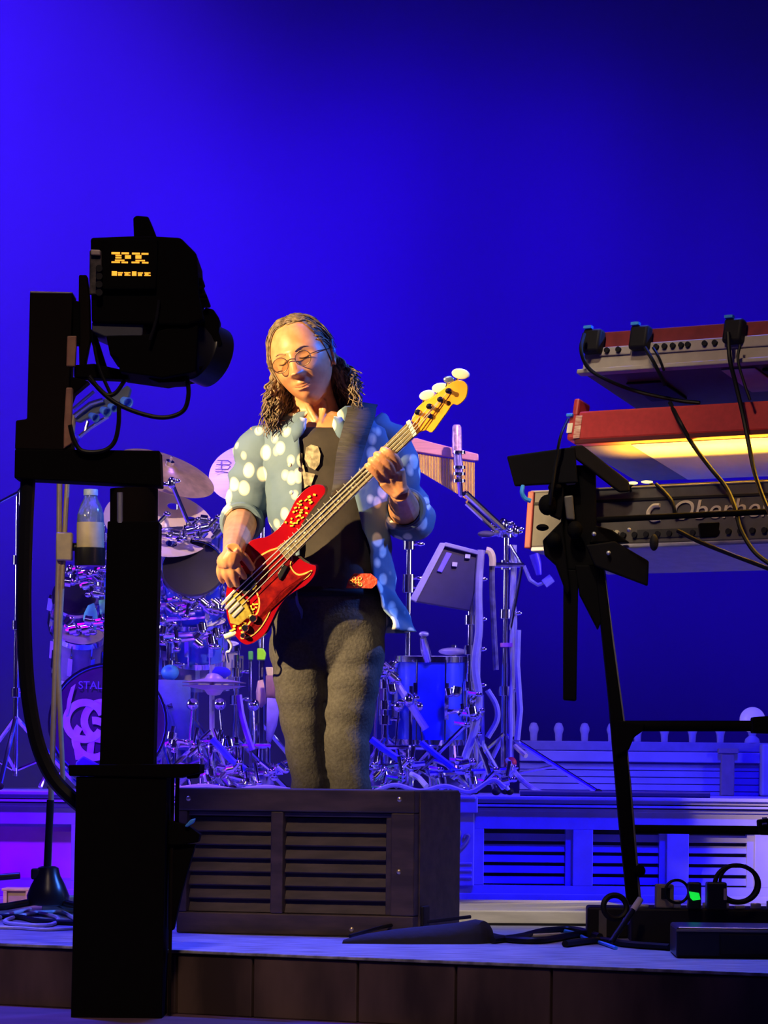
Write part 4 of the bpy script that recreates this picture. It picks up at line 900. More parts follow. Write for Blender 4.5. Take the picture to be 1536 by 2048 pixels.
# pale print on the chest (generic shapes)
M_PRINT = mat('faded_print', (0.42, 0.36, 0.24), 0.8, scale=75, color2=(0.16, 0.13, 0.09))
def onfront(u, v, off=0.003):
    # point on the T-shirt front under a pixel
    best = None
    for r, row in zip(rg, rows):
        pass
    import bisect
    c = P(u, v, 9.87); rr = min(range(len(rg)), key=lambda i: abs(rows[i][0]-v)); ring = rg[rr]
    p = min((p for p in ring if p.y < MDp), key=lambda p: abs(p.x - P(u, v, p.y).x)); 
    return P(u, v, p.y - off)
def patch(m, uv):
    cu, cv = sum(p[0] for p in uv)/len(uv), sum(p[1] for p in uv)/len(uv)
    n = len(uv); vs = [onfront(cu, cv, 0.010)] + [onfront(u, v, 0.008) for u, v in uv]
    m.add(vs, [(0, i+1, (i+1) % n + 1) for i in range(n)])
q = MB()
patch(q, [(612, 895), (622, 889), (636, 893), (641, 908), (639, 928), (630, 940), (618, 934), (609, 918)])
for a in ((593, 904), (600, 903)): patch(q, [(a[0]-3, 935), (a[0]-3, a[1]+4), (a[0], a[1]), (a[0]+4, a[1]+4), (a[0]+5, 935)])
patch(q, [(585, 932), (607, 930), (612, 950), (622, 968), (606, 978), (594, 962), (586, 950)])
patch(q, [(612, 944), (630, 948), (622, 972), (610, 968)])
q.build('chest_print', M_PRINT, man, smooth=False)

# shirt: open denim-blue shirt with pale dots and rolled sleeves
def dots_mat():
    m = bpy.data.materials.new('dotted_blue_cotton'); m.use_nodes = True; nt = m.node_tree; N, Lk = nt.nodes, nt.links; b = N['Principled BSDF']
    tc = N.new('ShaderNodeTexCoord'); vo = N.new('ShaderNodeTexVoronoi'); vo.inputs['Scale'].default_value = 19.0; vo.inputs['Randomness'].default_value = 0.85
    mp = N.new('ShaderNodeMapping'); mp.inputs['Scale'].default_value = (1.25, 0.55, 0.95); Lk.new(tc.outputs['Object'], mp.inputs[0]); Lk.new(mp.outputs[0], vo.inputs['Vector'])
    rp = N.new('ShaderNodeMapRange'); rp.inputs[1].default_value = 0.30; rp.inputs[2].default_value = 0.42; rp.inputs[3].default_value = 1; rp.inputs[4].default_value = 0
    Lk.new(vo.outputs['Distance'], rp.inputs[0])
    no = N.new('ShaderNodeTexNoise'); no.inputs['Scale'].default_value = 9; Lk.new(tc.outputs['Object'], no.inputs['Vector'])
    cm = N.new('ShaderNodeMix'); cm.data_type = 'RGBA'; cm.inputs[6].default_value = (0.075, 0.125, 0.21, 1); cm.inputs[7].default_value = (0.17, 0.24, 0.31, 1); Lk.new(no.outputs['Fac'], cm.inputs[0])
    mx = N.new('ShaderNodeMix'); mx.data_type = 'RGBA'; mx.inputs[7].default_value = (0.82, 0.80, 0.66, 1); Lk.new(rp.outputs[0], mx.inputs[0]); Lk.new(cm.outputs[2], mx.inputs[6])
    Lk.new(mx.outputs[2], b.inputs['Base Color']); b.inputs['Roughness'].default_value = 0.85; b.inputs['Specular IOR Level'].default_value = 0.2
    n2 = N.new('ShaderNodeTexNoise'); n2.inputs['Scale'].default_value = 22; Lk.new(tc.outputs['Object'], n2.inputs['Vector'])
    bu = N.new('ShaderNodeBump'); bu.inputs['Strength'].default_value = 0.35; bu.inputs['Distance'].default_value = 0.01; Lk.new(n2.outputs['Fac'], bu.inputs['Height']); Lk.new(bu.outputs[0], b.inputs['Normal'])
    return m
M_DOT = dots_mat()
m = MB()
srows = interp([(817,670,58,.074,622,690),(832,655,92,.090,612,676),(848,652,114,.106,602,684),(866,652,134,.125,598,694),(910,654,136,.142,602,702),(1000,658,126,.150,606,712),(1080,664,119,.150,602,733),(1130,668,117,.150,600,745),(1180,677,115,.148,596,757),(1215,684,118,.148,604,766),(1236,690,122,.150,612,772),(1262,700,130,.152,612,778)], 4)
NS = 60; rings = []
for i, (v, u, hw_, dh, le, re) in enumerate(srows):
    aL = math.asin(max(-1, min(1, (u-le)/hw_))); aR = math.asin(max(-1, min(1, (re-u)/hw_)))
    c = P(u, v, MDp); w = S(hw_, MDp); ring = []
    for j in range(NS+1):
        a = aR + (2*math.pi - aL - aR)*j/NS
        f = j/NS
        zz = c.z
        if v > 1200 and f > 0.5: zz += (v-1200)/62*0.028*(1 if f > 0.5 else 0)     # the near-side hem hangs shorter
        p = V((c.x + w*math.sin(a), MDp - dh*math.cos(a), zz))
        dirn = V((math.sin(a), -math.cos(a), 0))
        amp = 0.013 + 0.008*max(0, (v-1050)/200)
        p += dirn*(fold(p, amp) + 0.012*max(0, (v-1100)/160)*math.sin(a*9 + 1.3))
        ring.append(p)
    rings.append(ring)
m.loft(rings, False, False)
def sleeve(pts, rads, seed):
    sp_ = spline(pts, 7); rr = [r[0] for r in interp([(r,) for r in rads], 7)]; L = len(sp_); rgs = []; x = None
    for i, p in enumerate(sp_):
        t = (sp_[min(i+1, L-1)] - sp_[max(i-1, 0)]).normalized()
        x = frame(t)[0] if x is None else (x - t*x.dot(t)).normalized(); y = t.cross(x)
        rg_ = []
        for j in range(28):
            a = 2*math.pi*j/28; d = x*math.cos(a) + y*math.sin(a); q_ = p + d*rr[i]
            rg_.append(q_ + d*(fold(q_ + V((seed, 0, 0)), 0.011) + 0.004*math.sin(i*1.5 + math.cos(a)*2)))
        rgs.append(rg_)
    m.loft(rgs, True, False)
EF = ELR.lerp(WRR, 0.17)
sleeve([P(566, 876, 10.0), SHR.lerp(ELR, 0.22), SHR.lerp(ELR, 0.6), ELR, EF], [.050, .074, .067, .058, .054], 3)
EG_ = ELL.lerp(WRL, 0.28)
sleeve([P(733, 850, 10.0), SHL.lerp(ELL, 0.20), SHL.lerp(ELL, 0.6), ELL + V((0.01, 0, -0.006)), EG_], [.052, .078, .071, .068, .056], 8)
# collar leaves
def onshirt(u, v, off):
    k = min(range(len(srows)), key=lambda i: abs(srows[i][0]-v)); x = P(u, v, 9.9).x
    p = min((p for p in rings[k] if p.y < MDp + 0.02), key=lambda p: abs(p.x - x)); return P(u, v, p.y - off)
for pts in ([(614, 838), (600, 836), (580, 858), (588, 884), (606, 868), (612, 856)], [(668, 834), (684, 836), (698, 860), (690, 886), (674, 872), (664, 852)]):
    cu_, cv_ = sum(p[0] for p in pts)/6, sum(p[1] for p in pts)/6
    vs = [onshirt(cu_, cv_, 0.014)] + [onshirt(u, v, 0.010) for u, v in pts]
    ym = min(p.y for p in vs); vs = [V((p.x, p.y*0.4 + ym*0.6, p.z)) for p in vs]
    m.add(vs, [(0, i+1, (i+1) % 6 + 1) for i in range(6)])
shirt = m.build('shirt', M_DOT, man, sharp=180); s_ = shirt.modifiers.new('thick', 'SOLIDIFY'); s_.thickness = 0.003
q = MB(); ax = (ELR.lerp(WRR, 0.3) - ELR).normalized(); q.torus(EF, ax, 0.052, 0.009, 28, 8); q.torus(EF + ax*-0.02, ax, 0.055, 0.008, 28, 8); q.build('rolled_cuff', M_DOT, man)
q = MB(); ax = (WRL - ELL).normalized(); q.torus(EG_, ax, 0.054, 0.009, 28, 8); q.build('rolled_cuff', M_DOT, man)
M_BTN = mat('pale_button', (0.8, 0.75, 0.55), 0.4)
for u, v in ((580, 930), (583, 985)):
    q = MB(); q.ball(P(u, v, 9.845), (0.006, 0.004, 0.006), 10, 8); q.build('button', M_BTN, man)

# trousers, belt and shoes
M_JEAN = mat('charcoal_denim', (0.058, 0.052, 0.047), 0.85, var=0.3, scale=120, bump=0.3, color2=(0.038, 0.033, 0.030))
m = MB()
m.loft(wrinkle([ell(*r, n=40) for r in interp([(1166,664,102,.112),(1200,663,108,.122),(1250,657,115,.124),(1290,655,108,.110),(1320,653,84,.092),(1345,651,46,.07)], 5)], None, 0.006))
def leg(rows, seed):
    rgs = []
    for k, r in enumerate(interp(rows, 6)):
        ring = ell(*r, n=32); c = sum(ring, V((0,0,0)))/32
        rgs.append([p + (p-c).normalized()*(0.007*noise.noise(V((p.x*10 + seed, p.y*10, p.z*26))) + 0.0028*math.sin(p.z*70 + p.x*26*(1 if seed else -1) + 3*noise.noise(V((p.x*8, seed, p.z*6))))*(0.25 + 0.75*min(1, max(0, (0.62-p.z)/0.2)))) for p in ring])
    m.loft(rgs)
leg([(1215,612,54,.100),(1290,597,58,.108),(1340,599,55,.100),(1400,603,50,.088),(1450,606,45,.08,-.01),(1500,611,39,.074,-.012),(1575,618,38,.066,-.006),(1700,620,36,.06),(1800,621,37,.06),(1838,621,38,.064)], 0)
leg([(1215,706,56,.102),(1290,711,59,.110),(1340,708,57,.102),(1400,701,53,.090),(1450,695,50,.082,-.012),(1500,691,46,.076,-.016),(1575,697,43,.068,-.008),(1700,698,38,.062),(1800,698,38,.062),(1838,698,39,.066)], 5)
jn = m.build('trousers', M_JEAN, man, sharp=180)
r_ = jn.modifiers.new('one_cloth', 'REMESH'); r_.mode = 'VOXEL'; r_.voxel_size = 0.006; r_.use_smooth_shade = True
s_ = jn.modifiers.new('relax', 'SMOOTH'); s_.factor = 0.5; s_.iterations = 2
q = MB(); q.loft([ell(1178, 664, 106, .124, n=40), ell(1196, 664, 108, .127, n=40)], True, False); bl = q.build('belt', BLK, man); bl.modifiers.new('thick', 'SOLIDIFY').thickness = 0.003
q = MB(); q.prism([(S(u-725, 9.85), S(1163-v, 9.85)) for u, v in ((692, 1177), (697, 1160), (708, 1147), (742, 1147), (755, 1158), (755, 1167), (744, 1177))], P(725, 1163, 9.852), X3, Z3, Y3*-1, -0.002, 0.003)
bt_ = q.build('leather_tab', mat('red_tooled_leather', (0.85, 0.06, 0.02), 0.5, scale=90, color2=(0.6, 0.05, 0.02), bump=0.5), man, bevel=0.001)
for k, (u, v) in enumerate(((702, 1164), (708, 1157), (709, 1169), (715, 1163), (720, 1157), (721, 1169))):
    q = MB(); q.torus(P(u, v, 9.848), V((0, 1, 0)), S(3.2, 9.85), S(1.0, 9.85), 12, 5); q.build('tooled_ring', mat('tooled_gold', (0.9, 0.6, 0.12), 0.4, 0.3), bt_)
M_SHOE = mat('black_leather', (0.02, 0.018, 0.018), 0.4)
for u in (621, 698):
    q = MB(); c = P(u, 1835, MDp).x; rgs = []
    for y, w, h in ((0.09, 0.034, 0.07), (0.04, 0.038, 0.10), (-0.04, 0.042, 0.075), (-0.12, 0.048, 0.05), (-0.17, 0.04, 0.038), (-0.19, 0.02, 0.02)):
        rgs.append([V((c + w*math.cos(a), MDp + y, max(0.0, 0.012 + h*math.sin(a)) if math.sin(a) > 0 else 0.0)) for a in [2*math.pi*k/16 for k in range(16)]])
    q.loft(rgs); q.build('shoe', M_SHOE, man)
# ------------------------------------------------------------------ drum kit on the platform
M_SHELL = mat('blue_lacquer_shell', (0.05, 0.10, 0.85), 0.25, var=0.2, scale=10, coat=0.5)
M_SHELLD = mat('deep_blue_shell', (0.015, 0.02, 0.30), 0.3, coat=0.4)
M_HEADK = mat('black_drum_head', (0.012, 0.010, 0.022), 0.5, spec=0.2)
M_HEADW = mat('white_drum_head', (0.72, 0.70, 0.76), 0.5)
M_CYM = mat('pale_bronze_cymbal', (0.80, 0.66, 0.62), 0.38, 0.35, var=0.12, scale=4, stretch=(1, 1, 30))
M_CYMG = mat('golden_cymbal', (0.85, 0.62, 0.28), 0.32, 0.75, var=0.25, scale=30)
M_INK = mat('violet_ink', (0.16, 0.09, 0.40), 0.6)
def lat(d): return d
def hoop(m, c, ax, r, t=0.008, h=0.02): m.lathe([(r, -h/2), (r+t, -h/2), (r+t, h/2), (r, h/2), (r, -h/2)], c, ax, 40, cap=False)
def drum(name, label, c, ax, r, depth, shell, head=M_HEADK, lugs=8, group=None, rear=None):
    """drum whose batter head centre is c, axis ax pointing out of that head"""
    ax = V(ax).normalized(); t = thing(name, label, 'drum', V(c) - ax*depth, group)
    q = MB(); q.lathe([(r*0.985, 0), (r, 0.002), (r, -depth), (r*0.985, -depth)], c, ax, 44, cap=False); q.build('shell', shell, t)
    q = MB(); q.lathe([(0.001, 0.004), (r*0.9, 0.003), (r*0.99, 0.0), (r*0.99, -0.004), (0.001, -0.003)], c, ax, 44, cap=False); q.build('drum_head', head, t)
    q = MB(); q.lathe([(0.001, -depth), (r*0.99, -depth+0.001), (r*0.99, -depth+0.005), (0.001, -depth+0.004)], c, ax, 44, cap=False); q.build('rear_head', rear or M_HEADK, t)
    q = MB(); hoop(q, V(c), ax, r); q.build('hoop', CHROME, t)
    q = MB(); hoop(q, V(c) - ax*depth, ax, r); q.build('hoop', CHROME, t)
    x, y, z = frame(ax)
    for i in range(lugs):
        a = 2*math.pi*(i+0.5)/lugs; d = x*math.cos(a) + y*math.sin(a)
        q = MB(); p = V(c) + d*(r + 0.006)
        q.tube([p - z*0.0, p - z*depth], 0.0035, 6); q.obox(p - z*(depth*0.5), d, z.cross(d), z, (-0.004, 0.014), (-0.008, 0.008), (-depth*0.22, depth*0.22)); q.build('lug', CHROME, t, smooth=True)
    return t
def tripod(m_build, base, hub_z, spread, n=3, rot=0.3, par=None, r=0.009):
    for k in range(n):
        a = rot + 2*math.pi*k/n; d = V((math.cos(a), math.sin(a), 0))
        p0 = V((base.x, base.y, hub_z)); e = V((base.x, base.y, RZ + 0.014)) + d*spread
        q = MB(); q.tube([p0, e], r, 8); lg = q.build('leg', CHROME, par)
        q = MB(); q.tube([V((base.x, base.y, RZ + 0.07)), p0.lerp(e, 0.55)], r*0.7, 6); q.build('leg_brace', CHROME, lg)
        q = MB(); q.ball(e, (0.016, 0.016, 0.013), 10, 8); q.build('rubber_foot', BLK, lg)
def stand(name, label, u, d, v_top, cat='stand', r=0.0105, hub=0.26, spread=0.24, rot=0.3, clamps=(), cable=False, group=None):
    x = P(u, 1560, d).x; base = V((x, d, RZ)); t = thing(name, label, cat, base, group)
    zt = P(u, v_top, d).z; hz = RZ + hub
    q = MB(); q.tube([V((x, d, RZ + 0.05)), V((x, d, RZ + (zt-RZ)*0.5))], r*1.25, 10); q.build('lower_tube', CHROME, t)
    q = MB(); q.tube([V((x, d, RZ + (zt-RZ)*0.5)), V((x, d, zt))], r, 10); q.build('upper_tube', CHROME, t)
    for vv in clamps:
        z = P(u, vv, d).z; q = MB(); q.lathe([(r*1.2, -0.018), (r*2.1, -0.016), (r*2.1, 0.016), (r*1.2, 0.018)], V((x, d, z)), n=14)
        q.tube([V((x, d, z)), V((x + 0.035, d - 0.012, z + 0.003))], 0.005, 6); q.ball(V((x + 0.042, d - 0.014, z + 0.003)), (0.014, 0.005, 0.008), 8, 6); q.build('clamp', CHROME, t)
    tripod(None, base, hz, spread, 3, rot, t)
    if cable:
        for kk, (off, cr) in enumerate(((0.022, 0.008), (0.030, 0.006))):
            pts = [V((x + off + 0.012*noise.noise(V((i*0.9, kk*5.1, u))), d - 0.012 + 0.01*kk, RZ + 0.05 + (zt - RZ - 0.1)*i/9)) for i in range(10)]
            q = MB(); q.tube(spline(pts, 4), cr, 7); q.build('cable', CORD, t)
    return t, V((x, d, zt))
def rod(par, a, b, r=0.008, name='boom', mt=CHROME):
    q = MB(); q.tube([a, b], r, 8); return q.build(name, mt, par)
def wing(par, p, s=1.0):
    q = MB(); q.ball(p, (0.016*s, 0.016*s, 0.022*s), 12, 8); q.ball(p + V((0.018*s, 0, 0.008)), (0.014*s, 0.005, 0.008*s), 8, 6); q.ball(p + V((-0.018*s, 0, -0.004)), (0.014*s, 0.005, 0.008*s), 8, 6); q.build('wing_nut', CHROME, par)
def cymbal(name, label, c, ax, r, mt, par_stand=None, flat=False, n=56):
    t = thing(name, label, 'cymbal', V(c)); prof = [(r, 0.0), (r*0.6, r*0.085), (r*0.24, r*0.12), (r*0.2, r*0.15), (r*0.12, r*0.19), (0.008, r*0.2), (0.008, r*0.195), (r*0.12, r*0.184), (r*0.2, r*0.143), (r*0.24, r*0.114), (r*0.6, r*0.079), (r*0.998, -0.0012), (r, 0.0)]
    q = MB(); q.lathe(prof, c, ax, n, cap=False); q.build('plate', mt, t)
    x, y, z = frame(V(ax).normalized()); q = MB(); q.lathe([(0.004, r*0.2), (0.016, r*0.2), (0.016, r*0.2+0.012), (0.004, r*0.2+0.014), (0.004, r*0.2+0.03), (0.001, r*0.2+0.03)], c, ax, 12); q.build('wing_nut', CHROME, t)
    return t

# bass drum with emblem head at the left
KD = 12.7
kc = P(216, 1446, KD); kr = S(116, KD); kax = V((-0.06, -1, 0.02)).normalized()
kt = drum('bass_drum', 'bass drum with dark head and pale interlaced rings behind the tower', kc, kax, kr, 0.40, M_SHELL, mat('midnight_head', (0.055, 0.045, 0.11), 0.45), 10)
kx, ky, kz = frame(kax); kx = V((kz.y*-1, kz.x, 0)).normalized(); kx = kx if kx.x > 0 else -kx; ky = kz.cross(kx)
if ky.z < 0: ky = -ky
M_EMB = mat('pale_emblem_print', (0.62, 0.58, 0.88), 0.5)
def arc_band(m, c, R, w, a0, a1, n=28, off=0.006):
    vs = []; fs = []
    for i in range(n+1):
        a = a0 + (a1-a0)*i/n; d = kx*math.cos(a) + ky*math.sin(a)
        for rr in (R - w/2, R + w/2):
            vs += [c + d*rr + kz*off, c + d*rr + kz*(off+0.002)]
    for i in range(n):
        o = i*4; fs += [(o+1, o+3, o+7, o+5), (o, o+4, o+6, o+2), (o, o+1, o+5, o+4), (o+2, o+6, o+7, o+3)]
    m.add(vs, fs)
def kp(u, v, off=0.0): 
    p = P(u, v, KD); return p + kz*off
Rr = S(37, KD); w = S(15, KD); Rd = math.radians
for (u, v), a0, a1, off in (((170, 1442), 20, 330, 0.006), ((206, 1442), 75, 430, 0.0075), ((188, 1478), -220, 95, 0.009)):
    q = MB(); arc_band(q, kp(u, v), Rr, w, Rd(a0), Rd(a1), off=off); q.build('emblem_ring', M_EMB, kt, smooth=False)
for uv in (((143, 1375), (152, 1368), (144, 1400), (137, 1430), (132, 1430), (136, 1398)), ((146, 1480), (160, 1482), (168, 1520), (152, 1520)), ((176, 1488), (190, 1482), (186, 1524), (172, 1524))):
    q = MB(); vs = [kp(u, v, 0.008) for u, v in uv]; n_ = len(vs); q.add(vs + [p + kz*0.002 for p in vs], [tuple(range(n_)), tuple(range(n_, 2*n_))[::-1]] + [(i, (i+1) % n_, n_+(i+1) % n_, n_+i) for i in range(n_)])
    q.build('emblem_strip', M_EMB, kt, smooth=False)
text('lettering', 'STAL', S(22, KD), mat('blue_lettering', (0.22, 0.22, 0.75), 0.5), kt, kp(157, 1371, 0.007), kx, ky, 0.0006)
q = MB(); q.poly([(150, 1545), (152, 1524), (166, 1512), (180, 1520), (204, 1533), (204, 1546)], KD - 0.09, 0.05); sh = q.build('pedal_cover', mat('vivid_blue_cloth', (0.05, 0.04, 0.95), 0.6), None, bevel=0.004); tag(sh, 'small bright blue cloth wedge below the ringed drum head', 'cloth')
sh.location.z -= 0.0
for sgn in (-1, 1):
    q = MB(); p = kc + kx*sgn*kr*0.9 - ky*kr*0.3 - kz*0.1; q.tube([p, V((p.x + sgn*0.06, p.y - 0.10, RZ + 0.012))], 0.008, 8); q.build('spur', CHROME, kt)
# second, plain bass drum partly behind the player
drum('bass_drum', 'plain dark blue bass drum half hidden behind the player\'s legs', P(700, 1452, 13.3), (0.1, -1, 0.02), S(108, 13.3), 0.4, M_SHELL, mat('plain_blue_head', (0.05, 0.05, 0.16), 0.45), 10)

# toms left of the player
drum('rack_tom', 'dark-headed rack tom with blue shell nearest the player\'s elbow', P(386, 1137, 12.75), (0.02, -0.90, 0.42), S(62, 12.75), 0.24, M_SHELL, M_HEADK, 8)
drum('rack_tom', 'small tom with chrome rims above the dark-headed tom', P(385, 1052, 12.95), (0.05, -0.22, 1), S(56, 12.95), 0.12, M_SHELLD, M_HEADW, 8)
drum('rack_tom', 'low blue tom under the dark-headed tom', P(400, 1246, 13.0), (0.0, -0.3, 1), S(52, 13.0), 0.14, M_SHELL, M_HEADW, 8)
drum('snare_drum', 'shallow pale snare drum over the hi-hat', P(400, 1292, 13.1), (0.0, -0.16, 1), S(78, 13.1), 0.14, mat('lilac_grey_shell', (0.36, 0.33, 0.48), 0.4), M_HEADW, 10)
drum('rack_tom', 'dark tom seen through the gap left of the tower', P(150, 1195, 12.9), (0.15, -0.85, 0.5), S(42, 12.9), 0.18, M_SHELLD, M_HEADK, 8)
drum('rack_tom', 'violet-headed small tom below the teal towel', P(160, 1270, 12.95), (0.1, -0.5, 0.85), S(48, 12.95), 0.16, mat('violet_shell', (0.22, 0.15, 0.40), 0.4), mat('rosy_head', (0.55, 0.42, 0.58), 0.5), 8)
# floor toms right
ft = drum('floor_tom', 'large blue floor tom at the right of the player', P(862, 1318, 12.75), (0.0, -0.05, 1), S(70, 12.75), S(165, 12.75), M_SHELL, M_HEADW, 8)
for a in (0.4, 2.3, 4.2):
    q = MB(); c = P(862, 1318, 12.75); d = V((math.cos(a), math.sin(a), 0)); p = c + d*(S(70, 12.75) + 0.02)
    q.tube([p - Z3*0.10, p - Z3*0.32, V((p.x, p.y, RZ + 0.012)) + d*0.02], 0.007, 8); q.build('leg', CHROME, ft)
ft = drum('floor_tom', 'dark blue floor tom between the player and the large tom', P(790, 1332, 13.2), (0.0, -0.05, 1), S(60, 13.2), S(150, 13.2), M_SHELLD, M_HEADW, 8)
for a in (0.4, 2.3, 4.2):
    q = MB(); c = P(790, 1332, 13.2); d = V((math.cos(a), math.sin(a), 0)); p = c + d*(S(60, 13.2) + 0.02)
    q.tube([p - Z3*0.10, V((p.x, p.y, RZ + 0.012)) + d*0.02], 0.007, 8); q.build('leg', CHROME, ft)

# cymbals, each on a stand of its own
cg = cymbal('crash_cymbal', 'golden cymbal tilting down behind the camera tower\'s arm', P(332, 946, 12.9), V((0.34, -0.42, 0.86)), S(102, 12.9), M_CYMG)
st_, tp_ = stand('cymbal_stand', 'chrome stand carrying the golden cymbal', 352, 13.02, 960, clamps=(1050, 1240), rot=0.8); rod(st_, tp_, P(338, 934, 12.93))
cw = cymbal('crash_cymbal', 'pale cymbal with a violet emblem beside the player\'s shoulder', P(497, 946, 13.1), V((-0.12, -0.80, 0.62)), S(80, 13.1), M_CYM)
cax = V((-0.12, -0.80, 0.62)).normalized(); ex_ = V((1, -0.0, 0)); ex_ = (ex_ - cax*ex_.dot(cax)).normalized(); ey_ = cax.cross(ex_)
cc_ = V((P(497, 946, 13.1)))
def cwp(u, v): 
    r = ray(u, v); o = V((0, 0, H)) ; pl0 = cc_ + cax*S(80, 13.1)*0.085; t = (pl0 - o).dot(cax)/r.dot(cax); return o + r*t
q = MB()
for pts in (((435, 922), (456, 922), (463, 927)), ((433, 930.5), (456, 930.5), (461, 934), (456, 940)), ((431, 939.5), (456, 939.5)), ((431, 944.5), (446, 944.5), (457, 946.5)), ((444, 922), (443, 939)), ((463, 927), (458, 930.5))):
    q.tube([cwp(*p) + cax*0.003 for p in pts], 0.0019, 5)
q.build('emblem', M_INK, cw)
st_, tp_ = stand('cymbal_stand', 'chrome stand of the pale emblem cymbal, behind the player', 520, 13.25, 960, rot=0.5); rod(st_, tp_, P(500, 930, 13.12))
# cymbal with round holes: a flat ring plate with openings
hc = P(318, 1046, 12.85); hax = V((0.18, -0.62, 0.76)).normalized(); hR = S(112, 12.85)
hx, hy, hz_ = frame(hax)
ch = thing('holed_cymbal', 'pale cymbal pierced by round holes under the golden cymbal', 'cymbal', hc)
cu = bpy.data.curves.new('plate', 'CURVE'); cu.dimensions = '2D'; cu.fill_mode = 'BOTH'; cu.extrude = 0.0012
def circ(cx, cy, r, n=40):
    s = cu.splines.new('POLY'); s.points.add(n-1); s.use_cyclic_u = True
    for i in range(n): s.points[i].co = (cx + r*math.cos(2*math.pi*i/n), cy + r*math.sin(2*math.pi*i/n), 0, 1)
circ(0, 0, hR, 64)
for i in range(8): circ(hR*0.62*math.cos(i*math.pi/4 + 0.2), hR*0.62*math.sin(i*math.pi/4 + 0.2), hR*0.105, 20)
circ(0, 0, 0.008, 12)
cu.materials.append(M_CYM); po = bpy.data.objects.new('plate', cu); COL.objects.link(po)
me_ = bpy.data.meshes.new_from_object(po.evaluated_get(bpy.context.evaluated_depsgraph_get())); bpy.data.objects.remove(po); me_.materials.clear(); me_.materials.append(M_CYM)
po = bpy.data.objects.new('plate', me_); COL.objects.link(po); po.parent = ch
po.matrix_local = M((hx, hy, hz_)).transposed().to_4x4()
q = MB(); q.lathe([(hR*0.2, 0.001), (hR*0.17, 0.015), (hR*0.1, 0.026), (0.001, 0.028)], hc, hax, 28); q.build('bell', M_CYM, ch)
st_, tp_ = stand('cymbal_stand', 'chrome stand under the pierced cymbal', 388, 13.0, 1040, rot=1.3, clamps=(1180,)); rod(st_, tp_, hc + hax*0.0 + V((0.01, 0.02, -0.01)))
# slanting chrome arms over the cymbals
ar = thing('boom_arm', 'thin chrome boom slanting across the pierced cymbal', 'boom', P(372, 1075, 12.7)); rod(ar, P(344, 968, 12.68), P(378, 1050, 12.72), 0.008, 'tube'); wing(ar, P(343, 966, 12.68)); rod(ar, P(378, 1050, 12.72), P(384, 1120, 12.9), 0.01, 'socket')
# hi-hat
hh = thing('hi_hat', 'pair of hi-hat cymbals on a chrome rod left of the player', 'hi-hat', V((P(424, 1560, 12.6).x, 12.6, RZ)))
for dz in (0, 0.012):
    q = MB(); c = P(428, 1372, 12.6) + Z3*dz; sg = 1 if dz else -1; r = S(64, 12.6)
    q.lathe([(r, 0), (r*0.3, sg*0.014), (r*0.2, sg*0.03), (0.008, sg*0.034), (0.008, sg*0.032), (r*0.2, sg*0.028), (r*0.3, sg*0.012), (r, -sg*0.001)], c, Z3, 40, cap=False); q.build('cymbal_plate', M_CYM, hh)
rod(hh, P(424, 1330, 12.6), P(424, 1470, 12.6), 0.009, 'rod', mat('bright_rod', (0.85, 0.82, 0.9), 0.3, 0.6)); rod(hh, P(424, 1470, 12.6), V((hh.location.x, 12.6, RZ + 0.02)), 0.012, 'lower_tube')
tripod(None, hh.location, RZ + 0.22, 0.22, 3, 0.9, hh)
q = MB(); c = hh.location + V((0, -0.14, 0.02)); q.obox(c, X3, Y3, (Z3 + Y3*-0.0), (-0.04, 0.04), (-0.12, 0.12), (0, 0.012)); q.build('footboard', CHROME, hh, bevel=0.004)
q = MB(); c = P(440, 1345, 12.62); q.ball(c, (S(22, 12.6), 0.04, S(12, 12.6)), 16, 10); dm = q.build('blue_mute', mat('blue_felt', (0.04, 0.03, 0.8), 0.9), hh)

# percussion and cloths behind the player
gb = thing('jam_block', 'bright lime green block behind the bass guitar\'s lower end', 'percussion block', P(520, 1320, 12.9))
q = MB(); q.poly([(514, 1296), (527, 1297), (532, 1306), (529, 1320), (514, 1320)], 12.9, 0.06); q.build('block', mat('lime_plastic', (0.35, 1.0, 0.02), 0.4), gb, bevel=0.004)
rod(gb, P(523, 1318, 12.93), P(523, 1590, 12.93), 0.008, 'post')
gb2 = thing('jam_block', 'small green block left of the lime green one', 'percussion block', P(501, 1320, 12.95))
q = MB(); q.poly([(496, 1302), (506, 1302), (506, 1320), (496, 1320)], 12.95, 0.05); q.build('block', mat('leaf_green_plastic', (0.08, 0.45, 0.12), 0.4), gb2, bevel=0.004); rod(gb2, P(501, 1318, 12.97), P(501, 1590, 12.97), 0.006, 'post')
yb_ = thing('cream_block', 'small cream block just left of the player\'s trousers', 'percussion block', P(540, 1352, 12.85))
q = MB(); q.poly([(531, 1334), (546, 1334), (546, 1352), (534, 1352)], 12.85, 0.05); q.build('block', mat('cream_plastic', (0.9, 0.75, 0.35), 0.5), yb_, bevel=0.003); rod(yb_, P(538, 1350, 12.88), P(538, 1590, 12.88), 0.006, 'post')
def cloth(name, label, uv, d, mt, amp=0.012):
    cu_, cv_ = sum(p[0] for p in uv)/len(uv), sum(p[1] for p in uv)/len(uv); n = len(uv)
    q = MB(); vs = [P(cu_, cv_, d - amp)]
    for k in (0.5, 1.0):
        for i, (u, v) in enumerate(uv): vs.append(P(cu_ + (u-cu_)*k, cv_ + (v-cv_)*k, d - amp*(1-k) + amp*0.6*math.sin(i*2.3)*k))
    fs = [(0, 1+i, 1+(i+1) % n) for i in range(n)] + [(1+i, 1+n+i, 1+n+(i+1) % n, 1+(i+1) % n) for i in range(n)]
    q.add(vs, fs); o = q.build(name, mt, None, sharp=180); o.modifiers.new('thick', 'SOLIDIFY').thickness = 0.006; return tag(o, label, 'cloth')
